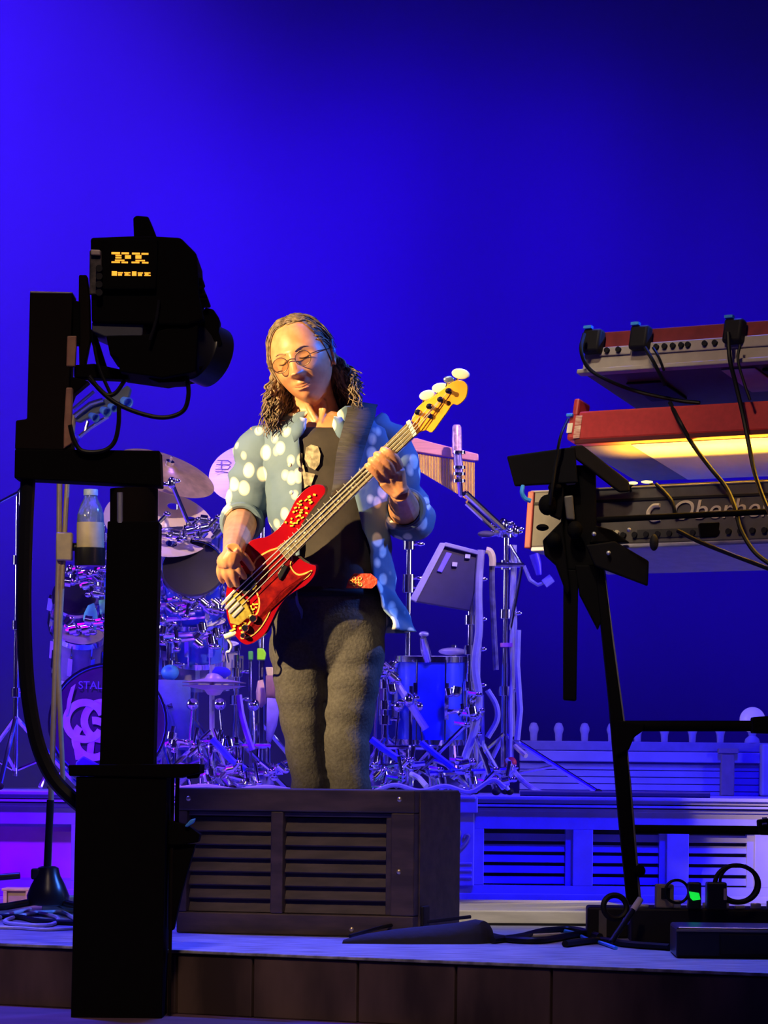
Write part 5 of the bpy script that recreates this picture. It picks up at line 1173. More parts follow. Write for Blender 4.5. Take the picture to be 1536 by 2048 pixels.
cloth('towel', 'lilac towel hanging beside the trousers below the brown cloth', [(534, 1396), (552, 1398), (558, 1425), (552, 1450), (540, 1485), (532, 1480)], 12.8, mat('lilac_towel', (0.58, 0.48, 0.85), 0.9))
cloth('towel', 'pinkish cloth strip hanging above the hi-hat pedal near the trousers', [(516, 1362), (526, 1360), (530, 1385), (532, 1405), (522, 1415), (513, 1410), (514, 1385)], 12.9, mat('pink_cloth', (0.85, 0.55, 0.50), 0.9))
cloth('towel', 'brown cloth above the lilac towel', [(532, 1352), (546, 1352), (552, 1395), (533, 1395)], 12.82, mat('brown_cloth', (0.42, 0.22, 0.20), 0.9))
cloth('towel', 'teal towel hanging among the drums left of the tower', [(176, 1212), (188, 1207), (194, 1225), (196, 1250), (190, 1262), (176, 1255), (168, 1238), (170, 1226)], 12.7, mat('teal_towel', (0.10, 0.62, 0.42), 0.9))
cloth('towel', 'narrow sea-green cloth close against the tower\'s left edge', [(198, 1202), (210, 1200), (210, 1226), (203, 1228)], 12.75, mat('sea_green_cloth', (0.16, 0.62, 0.38), 0.9))

# stands at the right, from the player's hip outwards
st_, tp_ = stand('cymbal_stand', 'chrome stand rising close to the player\'s right side', 813, 12.9, 1068, clamps=(1090, 1158, 1176, 1372), rot=0.2); rod(st_, tp_, P(838, 1064, 12.9)); wing(st_, P(822, 1058, 12.9), 1.2); rod(st_, P(808, 1050, 12.9), P(840, 1066, 12.88), 0.01)
st_, tp_ = stand('cymbal_stand', 'chrome stand wrapped with grey cables holding the slanted pad', 938, 12.6, 1105, clamps=(1160, 1240, 1300, 1372), rot=0.9, cable=True)
q = MB(); q.tube(spline([P(962, 1100, 12.55), P(957, 1180, 12.55), P(958, 1260, 12.55), P(950, 1330, 12.55), P(958, 1400, 12.55), P(946, 1470, 12.55), P(930, 1520, 12.55), P(940, 1560, 12.5)], 6), 0.014, 8); q.build('cable_bundle', CORD, st_)
q = MB(); q.tube(spline([P(985, 1110, 12.55), P(984, 1170, 12.55), P(988, 1260, 12.55), P(992, 1340, 12.55)], 6), 0.010, 8); q.build('cable_bundle', mat('dark_taped_cable', (0.22, 0.20, 0.24), 0.6, var=0.6, scale=40), st_)
q = MB(); q.tube(spline([P(972, 1100, 12.53), P(980, 1103, 12.53), P(985, 1115, 12.53), P(985, 1132, 12.53)], 5), 0.012, 8); q.build('yellow_tape', mat('yellow_tape', (0.95, 0.80, 0.25), 0.5), st_)
q = MB(); q.tube(spline([P(975, 1380, 12.55), P(992, 1410, 12.55), P(994, 1440, 12.55), P(975, 1475, 12.55)], 6), 0.010, 8); q.build('cable_loop', CORD, st_)
q = MB(); q.tube(spline([P(963, 1390, 12.56), P(964, 1480, 12.56), P(960, 1540, 12.56)], 6), 0.009, 8); q.build('corrugated_hose', mat('grey_ribbed_hose', (0.35, 0.35, 0.42), 0.6), st_)
sA, tA = stand('microphone_boom_stand', 'tallest chrome stand at the kit\'s right end with boom and cables', 1008, 12.75, 1062, clamps=(1066, 1130, 1228, 1382), rot=-0.25, cable=True, spread=0.34, hub=0.22)
rod(sA, P(1012, 1062, 12.72), P(930, 985, 12.6), 0.011); rod(sA, P(1000, 1068, 12.74), P(932, 1005, 12.66), 0.010)
wing(sA, P(1006, 1052, 12.72), 1.3); wing(sA, P(1030, 1062, 12.7), 1.0); wing(sA, P(998, 1062, 12.74), 1.0)
rod(sA, P(962, 1072, 12.72), P(1010, 1064, 12.74), 0.009); q = MB(); q.ball(P(972, 1068, 12.7), (0.03, 0.02, 0.012), 14, 8); q.build('mount_pad', mat('dark_rubber', (0.08, 0.07, 0.12), 0.6), sA)
rod(sA, P(990, 1130, 12.72), P(1048, 1130, 12.7), 0.009, 'cross_arm'); rod(sA, P(1020, 1090, 12.72), P(1044, 1130, 12.7), 0.006, 'stay'); rod(sA, P(1044, 1130, 12.7), P(1020, 1260, 12.72), 0.006, 'stay')
q = MB(); q.tube([P(1036, 1260, 12.7), P(1034, 1330, 12.7), P(1040, 1420, 12.7), P(1034, 1480, 12.7)], 0.011, 8); q.build('thick_cable', CORD, sA)
q = MB(); q.cyl(P(1013, 1286, 12.72), P(1013, 1294, 12.72), 0.022, n=12); q.build('pink_tape', mat('pink_tape', (0.9, 0.25, 0.5), 0.6), sA)
q = MB(); q.tube([P(1030, 1492, 12.6), P(1052, 1512, 12.55)], 0.009, 8); q.build('yellow_tape', mat('pale_yellow_tape', (0.95, 0.85, 0.4), 0.5), sA)
q = MB(); q.tube(spline([P(1015, 1520, 12.6), P(1030, 1545, 12.5), P(1055, 1570, 12.4), P(1085, 1586, 12.3), P(1110, 1588, 12.3)], 6), 0.009, 8); q.build('trailing_cable', CORD, sA)
q = MB(); q.ball(P(1022, 1525, 12.6), 0.02, 10, 8); q.build('red_grip', mat('red_rubber', (0.8, 0.03, 0.05), 0.5), sA)
# small clip microphone on an arm
cm = thing('clip_microphone', 'small violet microphone on a jointed arm left of the keyboards', 'microphone', P(1040, 1130, 12.7))
q = MB(); q.tube([P(1048, 1132, 12.7), P(1060, 1160, 12.7), P(1076, 1170, 12.7), P(1100, 1160, 12.7)], 0.007, 8); q.build('arm', CORD, cm)
q = MB(); q.cyl(P(1088, 1168, 12.7), P(1104, 1156, 12.7), 0.016, n=12); q.build('mount', mat('lilac_metal', (0.5, 0.45, 0.75), 0.4, 0.4), cm)
q = MB(); q.tube([P(1078, 1150, 12.69), P(1074, 1128, 12.69), P(1068, 1108, 12.69)], [0.010, 0.016, 0.018], 12); q.build('capsule', mat('violet_blue_metal', (0.12, 0.06, 0.7), 0.4, 0.3), cm)
# slanted pad
pd = thing('drum_pad', 'slanted dark pad with a pale edge on the cable-wrapped stand', 'drum pad', P(905, 1150, 12.55))
q = MB(); q.poly([(890, 1086), (968, 1106), (940, 1222), (822, 1202)], 12.56, 0.04); q.build('slab', mat('dark_violet_pad', (0.04, 0.03, 0.09), 0.6), pd, bevel=0.004)
q = MB(); q.poly([(880, 1085), (893, 1086), (832, 1204), (820, 1198)], 12.54, 0.06); q.build('edge_strip', mat('lilac_edge', (0.45, 0.42, 0.62), 0.5), pd, bevel=0.003)
q = MB(); q.poly([(890, 1084), (968, 1104), (966, 1112), (888, 1092)], 12.54, 0.05); q.build('top_strip', mat('lilac_edge', (0.36, 0.34, 0.5), 0.5), pd, bevel=0.003)
q = MB(); q.poly([(893, 1104), (904, 1107), (884, 1145), (874, 1142)], 12.55, 0.012); q.build('control_strip', mat('violet_keys', (0.25, 0.18, 0.85), 0.5), pd, bevel=0.002)
for u, v in ((936, 1112), (910, 1128)):
    q = MB(); q.poly([(u-5, v-4), (u+5, v-3), (u+4, v+5), (u-6, v+4)], 12.545, 0.012); q.build('button', WHITE, pd, smooth=False)
# bar chimes
bc = thing('bar_chimes', 'bar chimes hanging from a rose wooden bar beside the headstock', 'chimes', P(890, 905, 12.7))
CD = 12.7
q = MB(); q.poly([(822, 877), (834, 876), (862, 884), (957, 908), (957, 921), (945, 921), (824, 902)], CD - 0.015, 0.035); q.build('bar', mat('rose_wood', (0.68, 0.28, 0.40), 0.5, var=0.25, scale=8, stretch=(1, 8, 20)), bc, bevel=0.003)
M_CHM = mat('brass_chime', (0.95, 0.58, 0.08), 0.35, 0.1)
for i in range(40):
    t = i/39; u = 828 + 120*t; vt = 905 + 20*t; vb = 936 + 72*t
    q = MB(); a, b_ = P(u, vt, CD), P(u, vb, CD); q.cyl(a, b_, 0.0021, n=6); q.build('chime', M_CHM, bc)
# rose-coloured microphone standing up before the chimes
pm = thing('condenser_microphone', 'pink upright microphone on a mount before the bar chimes', 'microphone', P(918, 985, 12.55))
q = MB(); q.lathe([(0.001, 0.10), (0.012, 0.098), (0.016, 0.09), (0.0175, 0.05), (0.0175, 0.0), (0.014, -0.004)], P(914, 906, 12.55), V((-0.02, 0, 1)), 20); q.build('grille', mat('rose_metal_mesh', (0.78, 0.5, 0.75), 0.4, 0.4, var=0.4, scale=90), pm)
q = MB(); q.tube([P(915, 908, 12.55), P(917, 930, 12.55), P(918, 950, 12.55)], [0.014, 0.016, 0.013], 14); q.build('handle', mat('violet_metal', (0.25, 0.2, 0.6), 0.35, 0.5), pm)
for v in (905, 935, 948, 962):
    q = MB(); q.lathe([(0.012, -0.006), (0.022, -0.005), (0.022, 0.005), (0.012, 0.006)], P(918, v, 12.55), n=16); q.build('mount_ring', CHROME, pm)
rod(pm, P(918, 950, 12.55), P(921, 990, 12.58), 0.009, 'swivel'); rod(pm, P(921, 990, 12.58), P(930, 985, 12.6), 0.009, 'joint')
# chrome post on the floor tom
po_ = thing('clip_microphone', 'pale chrome clip microphone on the large floor tom\'s rim', 'microphone', P(850, 1318, 12.62))
q = MB(); q.tube([P(856, 1322, 12.62), P(850, 1295, 12.6), P(846, 1275, 12.58)], [0.014, 0.018, 0.012], 12); q.build('clip', CHROME, po_); q = MB(); q.ball(P(848, 1268, 12.58), (0.018, 0.016, 0.010), 12, 8); q.build('capsule', STEEL, po_)
q = MB(); q.ball(P(905, 1303, 12.75) , (0.05, 0.04, 0.014), 16, 8); tag(q.build('drum_mute', mat('pale_gel', (0.5, 0.45, 0.6), 0.4)), 'pale flat mute lying on the large floor tom', 'mute')
# hardware at the far left
st_, tp_ = stand('cymbal_stand', 'thin chrome boom stand at the far left edge of the platform', 30, 12.8, 985, clamps=(1120, 1250, 1385), rot=0.4, r=0.008); rod(st_, tp_, P(48, 968, 12.8), 0.006); rod(st_, tp_, P(-8, 1008, 12.75), 0.006)
st_, tp_ = stand('cymbal_stand', 'chrome stand with many clamps just left of the tower', 200, 13.05, 1050, clamps=(1075, 1110, 1140, 1165, 1190), rot=0.4)
for a, b_ in (((140, 1140), (205, 1120)), ((135, 1165), (200, 1175)), ((138, 1190), (185, 1150)), ((132, 1250), (190, 1235))): rod(st_, P(*a, 12.95), P(*b_, 13.0), 0.007, 'arm'); wing(st_, P(*a, 12.95)); 
rod(st_, P(200, 1206, 13.02), P(180, 1211, 12.7), 0.006, 'towel_arm'); rod(st_, P(200, 1202, 13.02), P(206, 1201, 12.75), 0.006, 'towel_arm')
# more low stands and pedals among the legs
st_, tp_ = stand('drum_stand', 'chrome tom stand with crossed arms left of the hi-hat', 335, 12.95, 1190, clamps=(1210, 1240, 1275, 1330), rot=0.1)
for a, b_ in (((322, 1210), (372, 1192)), ((330, 1185), (352, 1160)), ((440, 1205), (436, 1170)), ((325, 1240), (420, 1232)), ((355, 1280), (445, 1270))): rod(st_, P(*a, 12.85), P(*b_, 12.85), 0.010, 'arm'); wing(st_, P(*a, 12.85), 1.1)
stand('drum_stand', 'low chrome snare stand beside the hi-hat', 470, 13.0, 1310, clamps=(1345, 1400), rot=0.7, hub=0.2)
st_, tp_ = stand('drum_stand', 'short chrome stand in front of the dark floor tom', 770, 12.7, 1350, clamps=(1368, 1410, 1440), rot=0.0, hub=0.2)
rod(st_, P(780, 1345, 12.62), P(852, 1458, 12.6), 0.013, 'brace_tube', mat('pale_tube', (0.75, 0.68, 0.85), 0.35, 0.3)); wing(st_, P(818, 1400, 12.6), 1.2)
stand('drum_stand', 'chrome stand standing behind the large floor tom', 905, 13.15, 1290, clamps=(1420, 1450), rot=0.6)
def pedal(u, d, label, rot=0.0):
    b_ = V((P(u, 1570, d).x, d, RZ)); t = thing('drum_pedal', label, 'pedal', b_); ax = V((math.cos(rot), math.sin(rot), 0)); ay = V((-ax.y, ax.x, 0))
    q = MB(); q.obox(b_, ax, ay, Z3, (-0.045, 0.045), (-0.14, 0.14), (0.0, 0.008)); q.build('base_plate', STEEL, t, bevel=0.002)
    q = MB(); up = (ay + Z3*0.28).normalized(); q.obox(b_ + Z3*0.022 - ay*0.12, ax, up, ax.cross(up), (-0.035, 0.035), (0, 0.22), (0, 0.007)); q.build('footboard', CHROME, t, bevel=0.002)
    for sx in (-0.05, 0.05):
        q = MB(); q.tube([b_ + ax*sx + ay*0.12, b_ + ax*sx*0.9 + ay*0.12 + Z3*0.17], 0.008, 8); q.build('post', CHROME, t)
    q = MB(); q.tube([b_ + ax*-0.055 + ay*0.12 + Z3*0.165, b_ + ax*0.055 + ay*0.12 + Z3*0.165], 0.009, 8); q.tube([b_ + ay*0.12 + Z3*0.165, b_ + ay*0.16 + Z3*0.30], 0.004, 6); q.ball(b_ + ay*0.16 + Z3*0.31, 0.022, 12, 8); q.build('beater', CHROME, t)
pedal(470, 12.45, 'chrome drum pedal beside the hi-hat legs, short of the trousers', 0.4); pedal(520, 12.55, 'chrome drum pedal close beside the trousers on the tower\'s side', 0.2)
pedal(770, 12.5, 'chrome drum pedal just right of the player\'s legs', -0.3); pedal(880, 12.5, 'chrome drum pedal under the large floor tom', 0.5); pedal(360, 12.5, 'chrome drum pedal beside the tower column', -0.2)
def kit_cable(label, uv, d, r, mt, name='kit_cable'):
    pts = [P(u, v, d - 0.004*i) for i, (u, v) in enumerate(uv)]
    for p in pts: p.z = max(p.z, RZ + r)
    q = MB(); q.tube(spline(pts, 6), r, 7); return tag(q.build(name, mt), label, 'cable')
M_BC = mat('blue_kit_cable', (0.05, 0.04, 0.75), 0.4)
kit_cable('thick blue cable slanting down through the hi-hat legs', [(424, 1478), (445, 1500), (465, 1522), (490, 1538)], 12.42, 0.012, M_BC)
kit_cable('thick blue cable slanting down below the dark floor tom', [(742, 1478), (770, 1500), (800, 1520)], 12.42, 0.012, M_BC)
kit_cable('thick blue cable slanting down below the large floor tom', [(842, 1485), (870, 1508), (905, 1535)], 12.42, 0.011, M_BC)
kit_cable('violet-edged blue cable hanging behind the lime block stand', [(478, 1390), (484, 1430), (495, 1470), (505, 1500)], 12.6, 0.011, mat('violet_cable', (0.30, 0.05, 0.85), 0.4))
kit_cable('grey cable tangle lying at the platform edge right of the legs', [(745, 1585), (790, 1570), (840, 1582), (890, 1572), (940, 1584), (985, 1560), (1010, 1575)], 12.3, 0.008, CORD)
kit_cable('grey cable lying along the platform edge left of the player', [(350, 1578), (410, 1572), (470, 1580), (530, 1574), (580, 1580)], 12.3, 0.008, CORD)
kit_cable('dark cable trailing along the platform edge towards the keyboards', [(1040, 1588), (1140, 1596), (1240, 1600), (1340, 1600), (1420, 1604)], 12.25, 0.010, mat('dark_violet_cable', (0.06, 0.05, 0.10), 0.5))
mt_ = thing('green_mat', 'small green mat on the platform right of the player\'s legs', 'mat', V((P(765, 1578, 12.35).x, 12.35, RZ)))
q = MB(); q.obox(mt_.location, X3, Y3, Z3, (-0.06, 0.06), (-0.05, 0.1), (0, 0.014)); q.build('pad', mat('green_rubber', (0.02, 0.35, 0.08), 0.7), mt_, bevel=0.003)
yt = thing('wrapped_drumstick', 'pale yellow taped stick leaning low right of the legs', 'drumstick', P(850, 1572, 12.35))
q = MB(); q.tube([P(822, 1548, 12.4), P(838, 1556, 12.37), P(853, 1573, 12.34)], 0.010, 8); q.build('shaft', mat('pale_yellow_wrap', (0.85, 0.85, 0.6), 0.5), yt)
# blue cushion piece at the tower edge
q = MB(); q.lathe([(S(52, 12.9), 0), (S(55, 12.9), 0.03), (S(55, 12.9), 0.22), (S(50, 12.9), 0.25)], P(325, 1500, 12.9) - Z3*0.0, Z3, 28); dt = thing('drum_throne', 'round blue drum seat beside the tower column', 'stool', P(325, 1540, 12.9)); q.build('seat', mat('mid_blue_vinyl', (0.15, 0.2, 0.62), 0.5), dt)
q = MB(); q.cyl(P(325, 1500, 12.9), V((P(325, 1500, 12.9).x, 12.9, RZ)), 0.02, n=12); q.build('stem', CHROME, dt)
q = MB(); q.ball(P(340, 1345, 12.85), (S(18, 12.85), 0.04, S(16, 12.85)), 14, 10); tag(q.build('egg_shaker', mat('aqua_plastic', (0.1, 0.5, 0.85), 0.4)), 'aqua rounded shaker clamped by the tower column', 'shaker')

# clusters of chrome clamps and short arms between the drums
def holder(label, u0, v0, u1, v1, d, n, seed, ln=26):
    rr = random.Random(seed); t = thing('tom_holder', label, 'clamp rack', P((u0+u1)/2, (v0+v1)/2, d))
    rod(t, P(u0, (v0+v1)/2 + 4, d + 0.03), P(u1, (v0+v1)/2 - 4, d + 0.03), 0.010, 'rack_bar')
    for i in range(n):
        u, v = rr.uniform(u0, u1), rr.uniform(v0, v1); dd = d + rr.uniform(-0.05, 0.02); a = rr.choice((0.15, -0.2, 0.7, -0.8, 1.4, 1.75)); l = ln*rr.uniform(0.5, 1.2)
        p0, p1 = P(u - l*math.cos(a)/2, v - l*math.sin(a)/2, dd), P(u + l*math.cos(a)/2, v + l*math.sin(a)/2, dd)
        q = MB(); q.tube([p0, p1], 0.0075, 8); q.ball(p1, (0.014, 0.012, 0.010), 8, 6)
        if i % 2: q.lathe([(0.009, -0.014), (0.018, -0.012), (0.018, 0.012), (0.009, 0.014)], (p0+p1)/2, p1-p0, 10)
        q.build('clamp_arm', CHROME, t)
holder('dense chrome clamps over the dark-headed tom', 322, 1036, 438, 1078, 12.72, 16, 1)
holder('chrome clamps under the dark-headed tom', 322, 1192, 440, 1222, 12.70, 14, 2)
holder('chrome clamps in front of the pale snare drum', 322, 1248, 450, 1288, 12.72, 13, 3)
holder('chrome clamps in the gap between tan stand and tower', 134, 1132, 206, 1190, 12.72, 15, 4, 20)
holder('chrome clamps above the ringed drum head', 130, 1238, 206, 1262, 12.6, 9, 5, 22)
holder('low chrome clamps beside the hi-hat legs', 330, 1470, 470, 1500, 12.55, 12, 6, 34)
holder('low chrome clamps among the pedals left of the player', 400, 1530, 566, 1566, 12.4, 15, 7, 36)
holder('low chrome clamps among the pedals right of the player', 746, 1500, 850, 1562, 12.42, 14, 8, 34)
holder('low chrome clamps at the foot of the cable-wrapped stands', 860, 1520, 1030, 1566, 12.42, 13, 9, 34)
holder('chrome clamps down the left side of the large floor tom', 756, 1318, 792, 1376, 12.6, 9, 10, 22)
holder('chrome clamps on the large floor tom\'s right edge', 895, 1380, 960, 1460, 12.55, 11, 11, 24)
# ------------------------------------------------------------------ keyboards on their stand, seen from behind and below
kA, kB = P(1150, 900, 9.5), P(1536, 900, 9.17)
kr_ = V((kB.x-kA.x, kB.y-kA.y, 0)).normalized(); kb_ = V((-kr_.y, kr_.x, 0))
M_KRED = mat('red_keyboard_paint', (0.55, 0.045, 0.045), 0.45, var=0.15, scale=60)
M_KRED2 = mat('dark_red_wood', (0.26, 0.025, 0.03), 0.5, var=0.3, scale=20)
M_KGREY = mat('warm_grey_panel', (0.42, 0.36, 0.32), 0.55, var=0.1)
M_KDARK = mat('dark_grey_panel', (0.10, 0.085, 0.08), 0.6, var=0.2)
M_UND = mat('pale_metal_underside', (0.62, 0.58, 0.60), 0.35, 0.15, var=0.06)
class KF:
    """frame of one keyboard: origin at the left lower rear corner seen in the photograph"""
    def __init__(s, u, v, d, tilt):
        s.o = P(u, v, d); t = math.radians(tilt); s.r = kr_; s.b = kb_*math.cos(t) - Z3*math.sin(t); s.z = Z3*math.cos(t) + kb_*math.sin(t)
    def box(s, name, x, y, z, mt, par, bevel=0.003, smooth=False):
        q = MB(); q.obox(s.o, s.r, s.b, s.z, x, y, z); return q.build(name, mt, par, smooth=smooth, bevel=bevel)
    def at(s, x, y, z): return s.o + s.r*x + s.b*y + s.z*z
LEN = 1.15
def knobs(fr, par, xs, z, r, mt=BLK, y=0.0, name='jack_socket'):
    for x in xs:
        q = MB(); c = fr.at(x, y, z); q.cyl(c, c - fr.b*0.008, r, n=12); q.build(name, mt, par)
# top keyboard
k3 = KF(1163, 748, 9.5, 14)
t3_ = thing('keyboard', 'topmost keyboard with a grey rear panel and dark red top', 'keyboard', k3.o)
k3.box('rear_panel', (0, LEN), (0, 0.012), (0, 0.068), M_KGREY, t3_)
k3.box('ledge', (-0.008, LEN), (-0.014, 0.012), (-0.003, 0.010), M_KGREY, t3_)
k3.box('jack_strip', (0.05, 0.145), (-0.006, 0.0), (0.045, 0.070), M_KGREY, t3_)
k3.box('jack_strip', (0.19, LEN), (-0.006, 0.0), (0.042, 0.074), M_KGREY, t3_)
k3.box('underside', (0.005, LEN), (0.012, 0.36), (0.0, 0.012), mat('dark_underside', (0.055, 0.05, 0.055), 0.6), t3_)
k3.box('top_case', (0.004, LEN), (0.008, 0.36), (0.066, 0.118), M_KRED2, t3_)
k3.box('core', (0.006, LEN), (0.012, 0.35), (0.012, 0.068), BLK, t3_)
k3.box('label_plate', (0.405, 0.505), (0.03, 0.20), (-0.004, 0.0), mat('pale_plate', (0.55, 0.50, 0.36), 0.5), t3_)
k3.box('vent_plate', (0.09, 0.20), (0.08, 0.22), (-0.006, 0.0), BLK, t3_)
k3.box('foot_rail', (0.52, LEN), (0.04, 0.22), (-0.008, 0.0), BLK, t3_)
knobs(k3, t3_, (0.075, 0.11, 0.225, 0.25, 0.275, 0.3, 0.32, 0.37, 0.40), 0.058, 0.0075, y=-0.006)
for x in (0.03, 0.175, 0.455):
    q = MB(); c = k3.at(x, -0.012, 0.07); q.obox(c, k3.r, k3.b, k3.z, (-0.025, 0.03), (-0.02, 0.012), (-0.02, 0.045)); pgk = q.build('plug', BLK, t3_, bevel=0.008)
    q = MB(); q.obox(k3.at(x-0.01, -0.03, 0.118), k3.r, k3.b, k3.z, (-0.012, 0.012), (-0.006, 0.006), (-0.004, 0.004)); q.build('blue_ring', mat('blue_tape', (0.05, 0.35, 1.0), 0.5), pgk)
# middle keyboard
k2 = KF(1150, 882, 9.5, 13)
t2_ = thing('keyboard', 'bright red keyboard on the middle tier', 'keyboard', k2.o)
k2.box('case', (0, LEN), (0, 0.30), (0.002, 0.083), M_KRED, t2_, bevel=0.006)
k2.box('lower_lip', (0.0, LEN), (-0.003, 0.02), (-0.010, 0.004), mat('maroon_lip', (0.12, 0.01, 0.015), 0.5), t2_)
k2.box('underside', (0.16, LEN), (0.02, 0.33), (-0.012, 0.0), M_UND, t2_)
k2.box('underside_shade', (0.0, 0.16), (0.02, 0.33), (-0.010, 0.001), mat('painted_shade', (0.10, 0.08, 0.10), 0.4), t2_)  # unlit left end of the underside, its shade put into a darker colour
k2.box('end_cap', (-0.030, 0.0), (0.0, 0.30), (0.004, 0.075), M_KRED, t2_, bevel=0.008)
k2.box('end_label', (-0.029, -0.012), (-0.004, 0.0), (0.022, 0.050), mat('bright_label', (0.95, 0.82, 0.6), 0.5), t2_)
k2.box('end_label', (-0.006, 0.014), (-0.004, 0.0), (0.006, 0.070), mat('striped_label', (0.85, 0.62, 0.45), 0.5, scale=200, color2=(0.5, 0.1, 0.08), stretch=(0.1, 0.1, 1)), t2_)
k2.box('side_horn', (-0.022, -0.004), (0.0, 0.06), (0.07, 0.120), M_KRED, t2_, bevel=0.006)
k2.box('blue_band', (-0.034, -0.014), (-0.01, 0.0), (0.066, 0.076), mat('blue_tape2', (0.05, 0.3, 1.0), 0.5), t2_)
# lowest keyboard
k1 = KF(1054, 1094, 9.6, 6)
t1_ = thing('keyboard', 'lowest keyboard with a lettered dark rear panel and dark red cheek', 'keyboard', k1.o)
k1.box('rear_panel', (0.012, LEN+0.2), (0, 0.012), (0.0, 0.150), M_KDARK, t1_)
k1.box('end_cheek', (-0.006, 0.014), (-0.006, 0.36), (-0.004, 0.150), M_KRED2, t1_)
k1.box('underside', (0.012, LEN+0.2), (0.0, 0.40), (-0.012, 0.0), mat('lilac_metal_underside', (0.50, 0.44, 0.52), 0.45, 0.1), t1_)
k1.box('top_edge', (0.0, LEN+0.2), (-0.004, 0.40), (0.146, 0.152), mat('grey_edge', (0.26, 0.23, 0.20), 0.5), t1_)
k1.box('groove', (0.014, LEN+0.2), (-0.003, 0.0), (0.112, 0.120), BLK, t1_)
M_LET = mat('cream_lettering', (0.72, 0.62, 0.44), 0.5)
o_ = text('lettering', 'Oberheim', 0.072, M_LET, t1_, k1.at(0.440, -0.004, 0.080), k1.r, k1.z, 0.001, shear=0.15, width=1.15)
q = MB(); q.tube(spline([k1.at(0.405, -0.004, 0.098), k1.at(0.385, -0.004, 0.096), k1.at(0.372, -0.004, 0.078), k1.at(0.385, -0.004, 0.060), k1.at(0.408, -0.004, 0.062)], 6), 0.006, 6); q.build('logo_arc', M_LET, t1_)
knobs(k1, t1_, [0.30 + 0.035*i for i in range(14)], 0.022, 0.008, BLK, 0.0)
knobs(k1, t1_, [0.265, 0.28], 0.03, 0.006, mat('cream_jack', (0.6, 0.52, 0.36), 0.5), 0.0)
k1.box('switch_panel', (0.34, 0.55), (-0.003, 0.0), (0.012, 0.036), mat('dark_sub_panel', (0.03, 0.027, 0.027), 0.6), t1_)

# stand: post, arms, plates, leg and rungs
ks = thing('keyboard_stand', 'dark tiered keyboard stand with slanting leg and cross rungs at right', 'stand', G(1280, 1876))
M_STD = mat('black_stand_paint', (0.003, 0.0025, 0.003), 0.8, spec=0.06)
SDp = 9.42
def kpoly(name, uv, d, depth, mt=M_STD, par=None, bevel=0.004):
    q = MB(); q.poly(uv, d, depth); return q.build(name, mt, par or ks, smooth=False, bevel=bevel)
kpoly('post', [(1127, 930), (1192, 930), (1194, 1140), (1120, 1140)], SDp, 0.05)
kpoly('lower_post', [(1128, 1138), (1157, 1140), (1153, 1402), (1127, 1400)], SDp, 0.04)
q = MB(); q.poly([(1190, 1130), (1206, 1128), (1252, 1470), (1285, 1874), (1262, 1876), (1238, 1640), (1218, 1400)], SDp - 0.02, 0.05); q.build('slanting_leg', M_STD, ks, smooth=False, bevel=0.006)
q = MB(); q.poly([(1206, 1128), (1211, 1140), (1240, 1400), (1262, 1560), (1289, 1872), (1283, 1874), (1252, 1470)], SDp - 0.018, 0.04); q.build('leg_face', ALU, ks, smooth=False, bevel=0.004)
q = MB(); q.cyl(P(1238, 1452, SDp), P(1640, 1452, SDp - 0.05), S(11, SDp), n=14); q.build('upper_rung', M_STD, ks)
q = MB(); q.cyl(P(1252, 1658, SDp), P(1640, 1662, SDp - 0.05), S(9, SDp), n=14); q.build('lower_rung', M_STD, ks)
kpoly('gusset', [(1234, 1440), (1290, 1448), (1286, 1462), (1268, 1475), (1258, 1500), (1232, 1512)], SDp - 0.03, 0.03)
kpoly('rung_joint', [(1506, 1434), (1536, 1432), (1580, 1432), (1580, 1468), (1506, 1466)], SDp - 0.09, 0.07)
kpoly('lower_joint', [(1518, 1640), (1580, 1632), (1580, 1672), (1520, 1670)], SDp - 0.09, 0.07)
for v in (1638, 1649):
    q = MB(); q.cyl(P(1524, v, SDp - 0.1), P(1534, v-1, SDp - 0.1), 0.004, n=8); q.build('bolt', CHROME, ks)
q = MB(); q.ball(P(1279, 1742, SDp - 0.03), 0.016, 12, 8); q.build('knob', M_STD, ks)
q = MB(); q.tube([P(1278, 1870, SDp), P(1284, 1874, SDp - 0.02)], 0.018, 10); q.build('foot', M_STD, ks)
kpoly('left_plate', [(1014, 912), (1150, 893), (1156, 965), (1030, 972)], SDp - 0.04, 0.02, mat('dim_black_plate', (0.005, 0.0045, 0.006), 0.8, spec=0.08))
kpoly('right_plate', [(1172, 1090), (1230, 1082), (1298, 1122), (1296, 1172), (1190, 1132)], SDp - 0.05, 0.02, mat('dim_black_plate', (0.005, 0.0045, 0.006), 0.8, spec=0.08))
kpoly('upper_arm', [(1140, 892), (1165, 890), (1258, 962), (1260, 982), (1240, 984), (1150, 915)], SDp - 0.03, 0.03, mat('brown_black_arm', (0.012, 0.009, 0.008), 0.8, spec=0.1))
kpoly('lower_arm', [(1086, 1080), (1125, 1040), (1140, 1180), (1135, 1190), (1112, 1130), (1090, 1110)], SDp - 0.02, 0.03)
kpoly('elbow_plate', [(1104, 958), (1126, 930), (1128, 1000), (1122, 1040), (1100, 1030), (1096, 990)], SDp - 0.03, 0.03)
kpoly('lower_bracket', [(1190, 1050), (1225, 1060), (1260, 1085), (1180, 1086)], SDp - 0.04, 0.04)
kpoly('curved_arm', [(1150, 1130), (1190, 1130), (1215, 1210), (1196, 1260), (1160, 1190)], SDp - 0.01, 0.03)
kpoly('clamp_block', [(1398, 1046), (1440, 1044), (1436, 1074), (1402, 1076)], 9.18, 0.04)
q = MB(); q.cyl(P(1196, 1040, SDp - 0.05), P(1640, 1018, SDp - 0.42), S(6, SDp), n=12); q.build('support_rail', M_STD, ks)
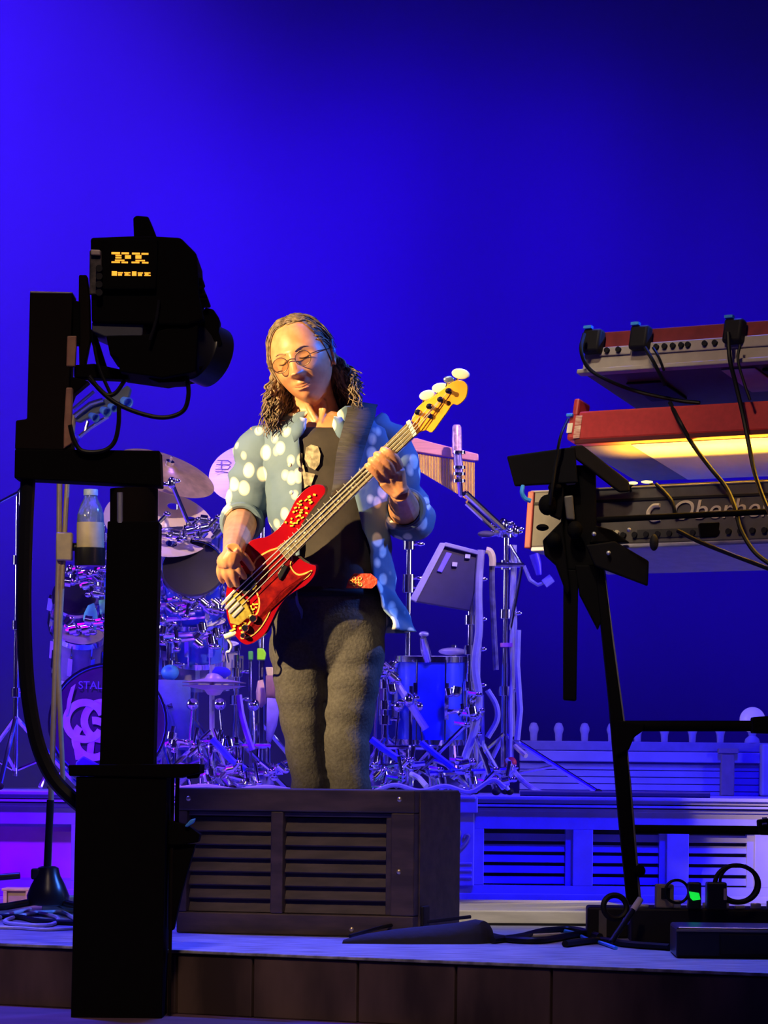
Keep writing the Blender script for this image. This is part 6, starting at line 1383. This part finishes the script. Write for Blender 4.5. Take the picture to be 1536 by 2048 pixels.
kpoly('post_plate', [(1132, 938), (1150, 938), (1152, 968), (1132, 970)], SDp - 0.02, 0.02, mat('worn_post_plate', (0.22, 0.19, 0.15), 0.5))
kpoly('post_plate', [(1128, 992), (1146, 990), (1150, 1040), (1134, 1038)], SDp - 0.03, 0.03, mat('worn_post_plate', (0.09, 0.08, 0.07), 0.5))
for u, v in ((1188, 1068), (1217, 1106), (1258, 1060)):
    q = MB(); q.ball(P(u, v, SDp - 0.06), 0.006, 10, 8); q.build('bolt', STEEL, ks)
for u, v, du, dv in ((1095, 1010, 26, 30), (1108, 1080, 22, 22), (1085, 1055, 18, 10), (1150, 1060, 22, 26), (1110, 975, 20, 14)):
    q = MB(); q.ball(P(u, v, SDp - 0.03), (S(du, SDp)*0.7, 0.02, S(dv, SDp)*0.7), 12, 8); q.build('joint_knob', M_STD, ks)
q = MB(); q.ball(P(1308, 1085, 9.3), (0.012, 0.01, 0.022), 10, 8); q.build('hanging_plug', BLK, ks)
# small warm lamps lighting the red keyboard's underside
lamp = thing('clip_lamp', 'pair of small warm clip lamps on the rail under the red keyboard', 'lamp', P(1265, 966, 9.42))
M_BULB = mat('warm_bulb', (1, 0.8, 0.4), 0.4, emit=(1.0, 0.72, 0.22), estr=2.2)
q = MB(); q.tube(spline([P(1262, 985, 9.44), P(1260, 974, 9.42), P(1266, 968, 9.41)], 4), 0.004, 6); q.tube(spline([P(1322, 1000, 9.44), P(1316, 978, 9.42), P(1300, 966, 9.41)], 4), 0.004, 6); q.build('gooseneck', BLK, lamp)
q = MB(); q.ball(P(1266, 966, 9.40), (S(10, 9.4), 0.008, S(3, 9.4)), 12, 8); q.build('bulb', M_BULB, lamp)
q = MB(); q.ball(P(1294, 964, 9.40), (S(12, 9.4), 0.008, S(3, 9.4)), 12, 8); q.build('bulb', M_BULB, lamp)
sl = thing('added_strip', 'slim warm strip lamp lying along the lowest keyboard\'s rear edge', 'lamp', k1.at(0.25, 0.02, 0.152))  # added source that spreads warm light over the underside above
k1.box('added_housing', (0.24, 1.1), (0.015, 0.04), (0.1525, 0.158), BLK, sl, bevel=0.001)
li = bpy.data.lights.new('added_strip_light', 'AREA'); li.shape = 'RECTANGLE'; li.size = 0.86; li.size_y = 0.012; li.energy = 9.0; li.color = (1.0, 0.52, 0.03); li.spread = math.radians(110)
lo_ = bpy.data.objects.new('added_strip_light', li); COL.objects.link(lo_)
zz = -(Z3*0.9 - kb_*0.10).normalized(); mm = M((k1.r, zz.cross(k1.r), zz)).transposed().to_4x4(); mm.translation = k1.at(0.67, 0.028, 0.164); lo_.matrix_world = mm
# cables draped over the keyboards
def kcable(label, uvd, r=0.0052, mt=CABLE):
    q = MB(); q.tube(spline([P(u, v, d) for u, v, d in uvd], 8), r, 8); return tag(q.build('keyboard_cable', mt), label, 'cable')
kcable('black cable looping from the topmost keyboard\'s left corner', [(1168, 668, 9.46), (1162, 700, 9.43), (1176, 735, 9.43), (1210, 758, 9.43), (1270, 782, 9.46), (1350, 800, 9.42), (1400, 806, 9.40)])
kcable('long black cable crossing the red keyboard from the vent plate downwards', [(1340, 806, 9.38), (1360, 845, 9.30), (1386, 890, 9.30), (1420, 935, 9.24), (1452, 975, 9.22), (1470, 1015, 9.16), (1482, 1060, 9.12), (1510, 1105, 9.08), (1550, 1135, 9.05)], 0.006)
kcable('long black cable falling from the rightmost plug over all tiers', [(1456, 665, 9.22), (1460, 720, 9.2), (1472, 770, 9.2), (1486, 830, 9.19), (1496, 880, 9.17), (1508, 940, 9.14), (1524, 990, 9.08), (1545, 1040, 9.0)], 0.006)
kcable('short black cable beside the rightmost one on the top panel', [(1480, 690, 9.2), (1476, 720, 9.19), (1488, 765, 9.18), (1500, 800, 9.17)], 0.004)
kcable('black cable hanging from the second plug of the top keyboard', [(1290, 695, 9.36), (1305, 720, 9.34), (1318, 745, 9.34), (1330, 770, 9.36)], 0.005)
kcable('thin black cable beside the second plug\'s cable', [(1306, 695, 9.36), (1318, 715, 9.34), (1328, 742, 9.34)], 0.0035)
kcable('black cable sloping away under the lowest keyboard', [(1356, 1062, 9.22), (1400, 1084, 9.15), (1460, 1108, 9.05), (1550, 1142, 8.95)], 0.006)
kcable('black cable hanging down past the left plate', [(1136, 838, 9.44), (1122, 870, 9.36), (1112, 920, 9.36), (1104, 980, 9.36), (1100, 1010, 9.37)], 0.004)
kcable('black cable from the warm lamps down to the rail', [(1312, 968, 9.38), (1330, 985, 9.36), (1345, 1005, 9.33), (1350, 1030, 9.33)], 0.005)
q = MB(); q.tube(spline([P(1046, 972, 9.36), P(1044, 985, 9.35), P(1050, 997, 9.35), P(1062, 1002, 9.35)], 6), 0.006, 8); tag(q.build('blue_cable_tie', mat('bright_blue_tie', (0.05, 0.4, 1.0), 0.4)), 'bright blue cable tie at the lowest keyboard\'s left corner', 'cable tie')
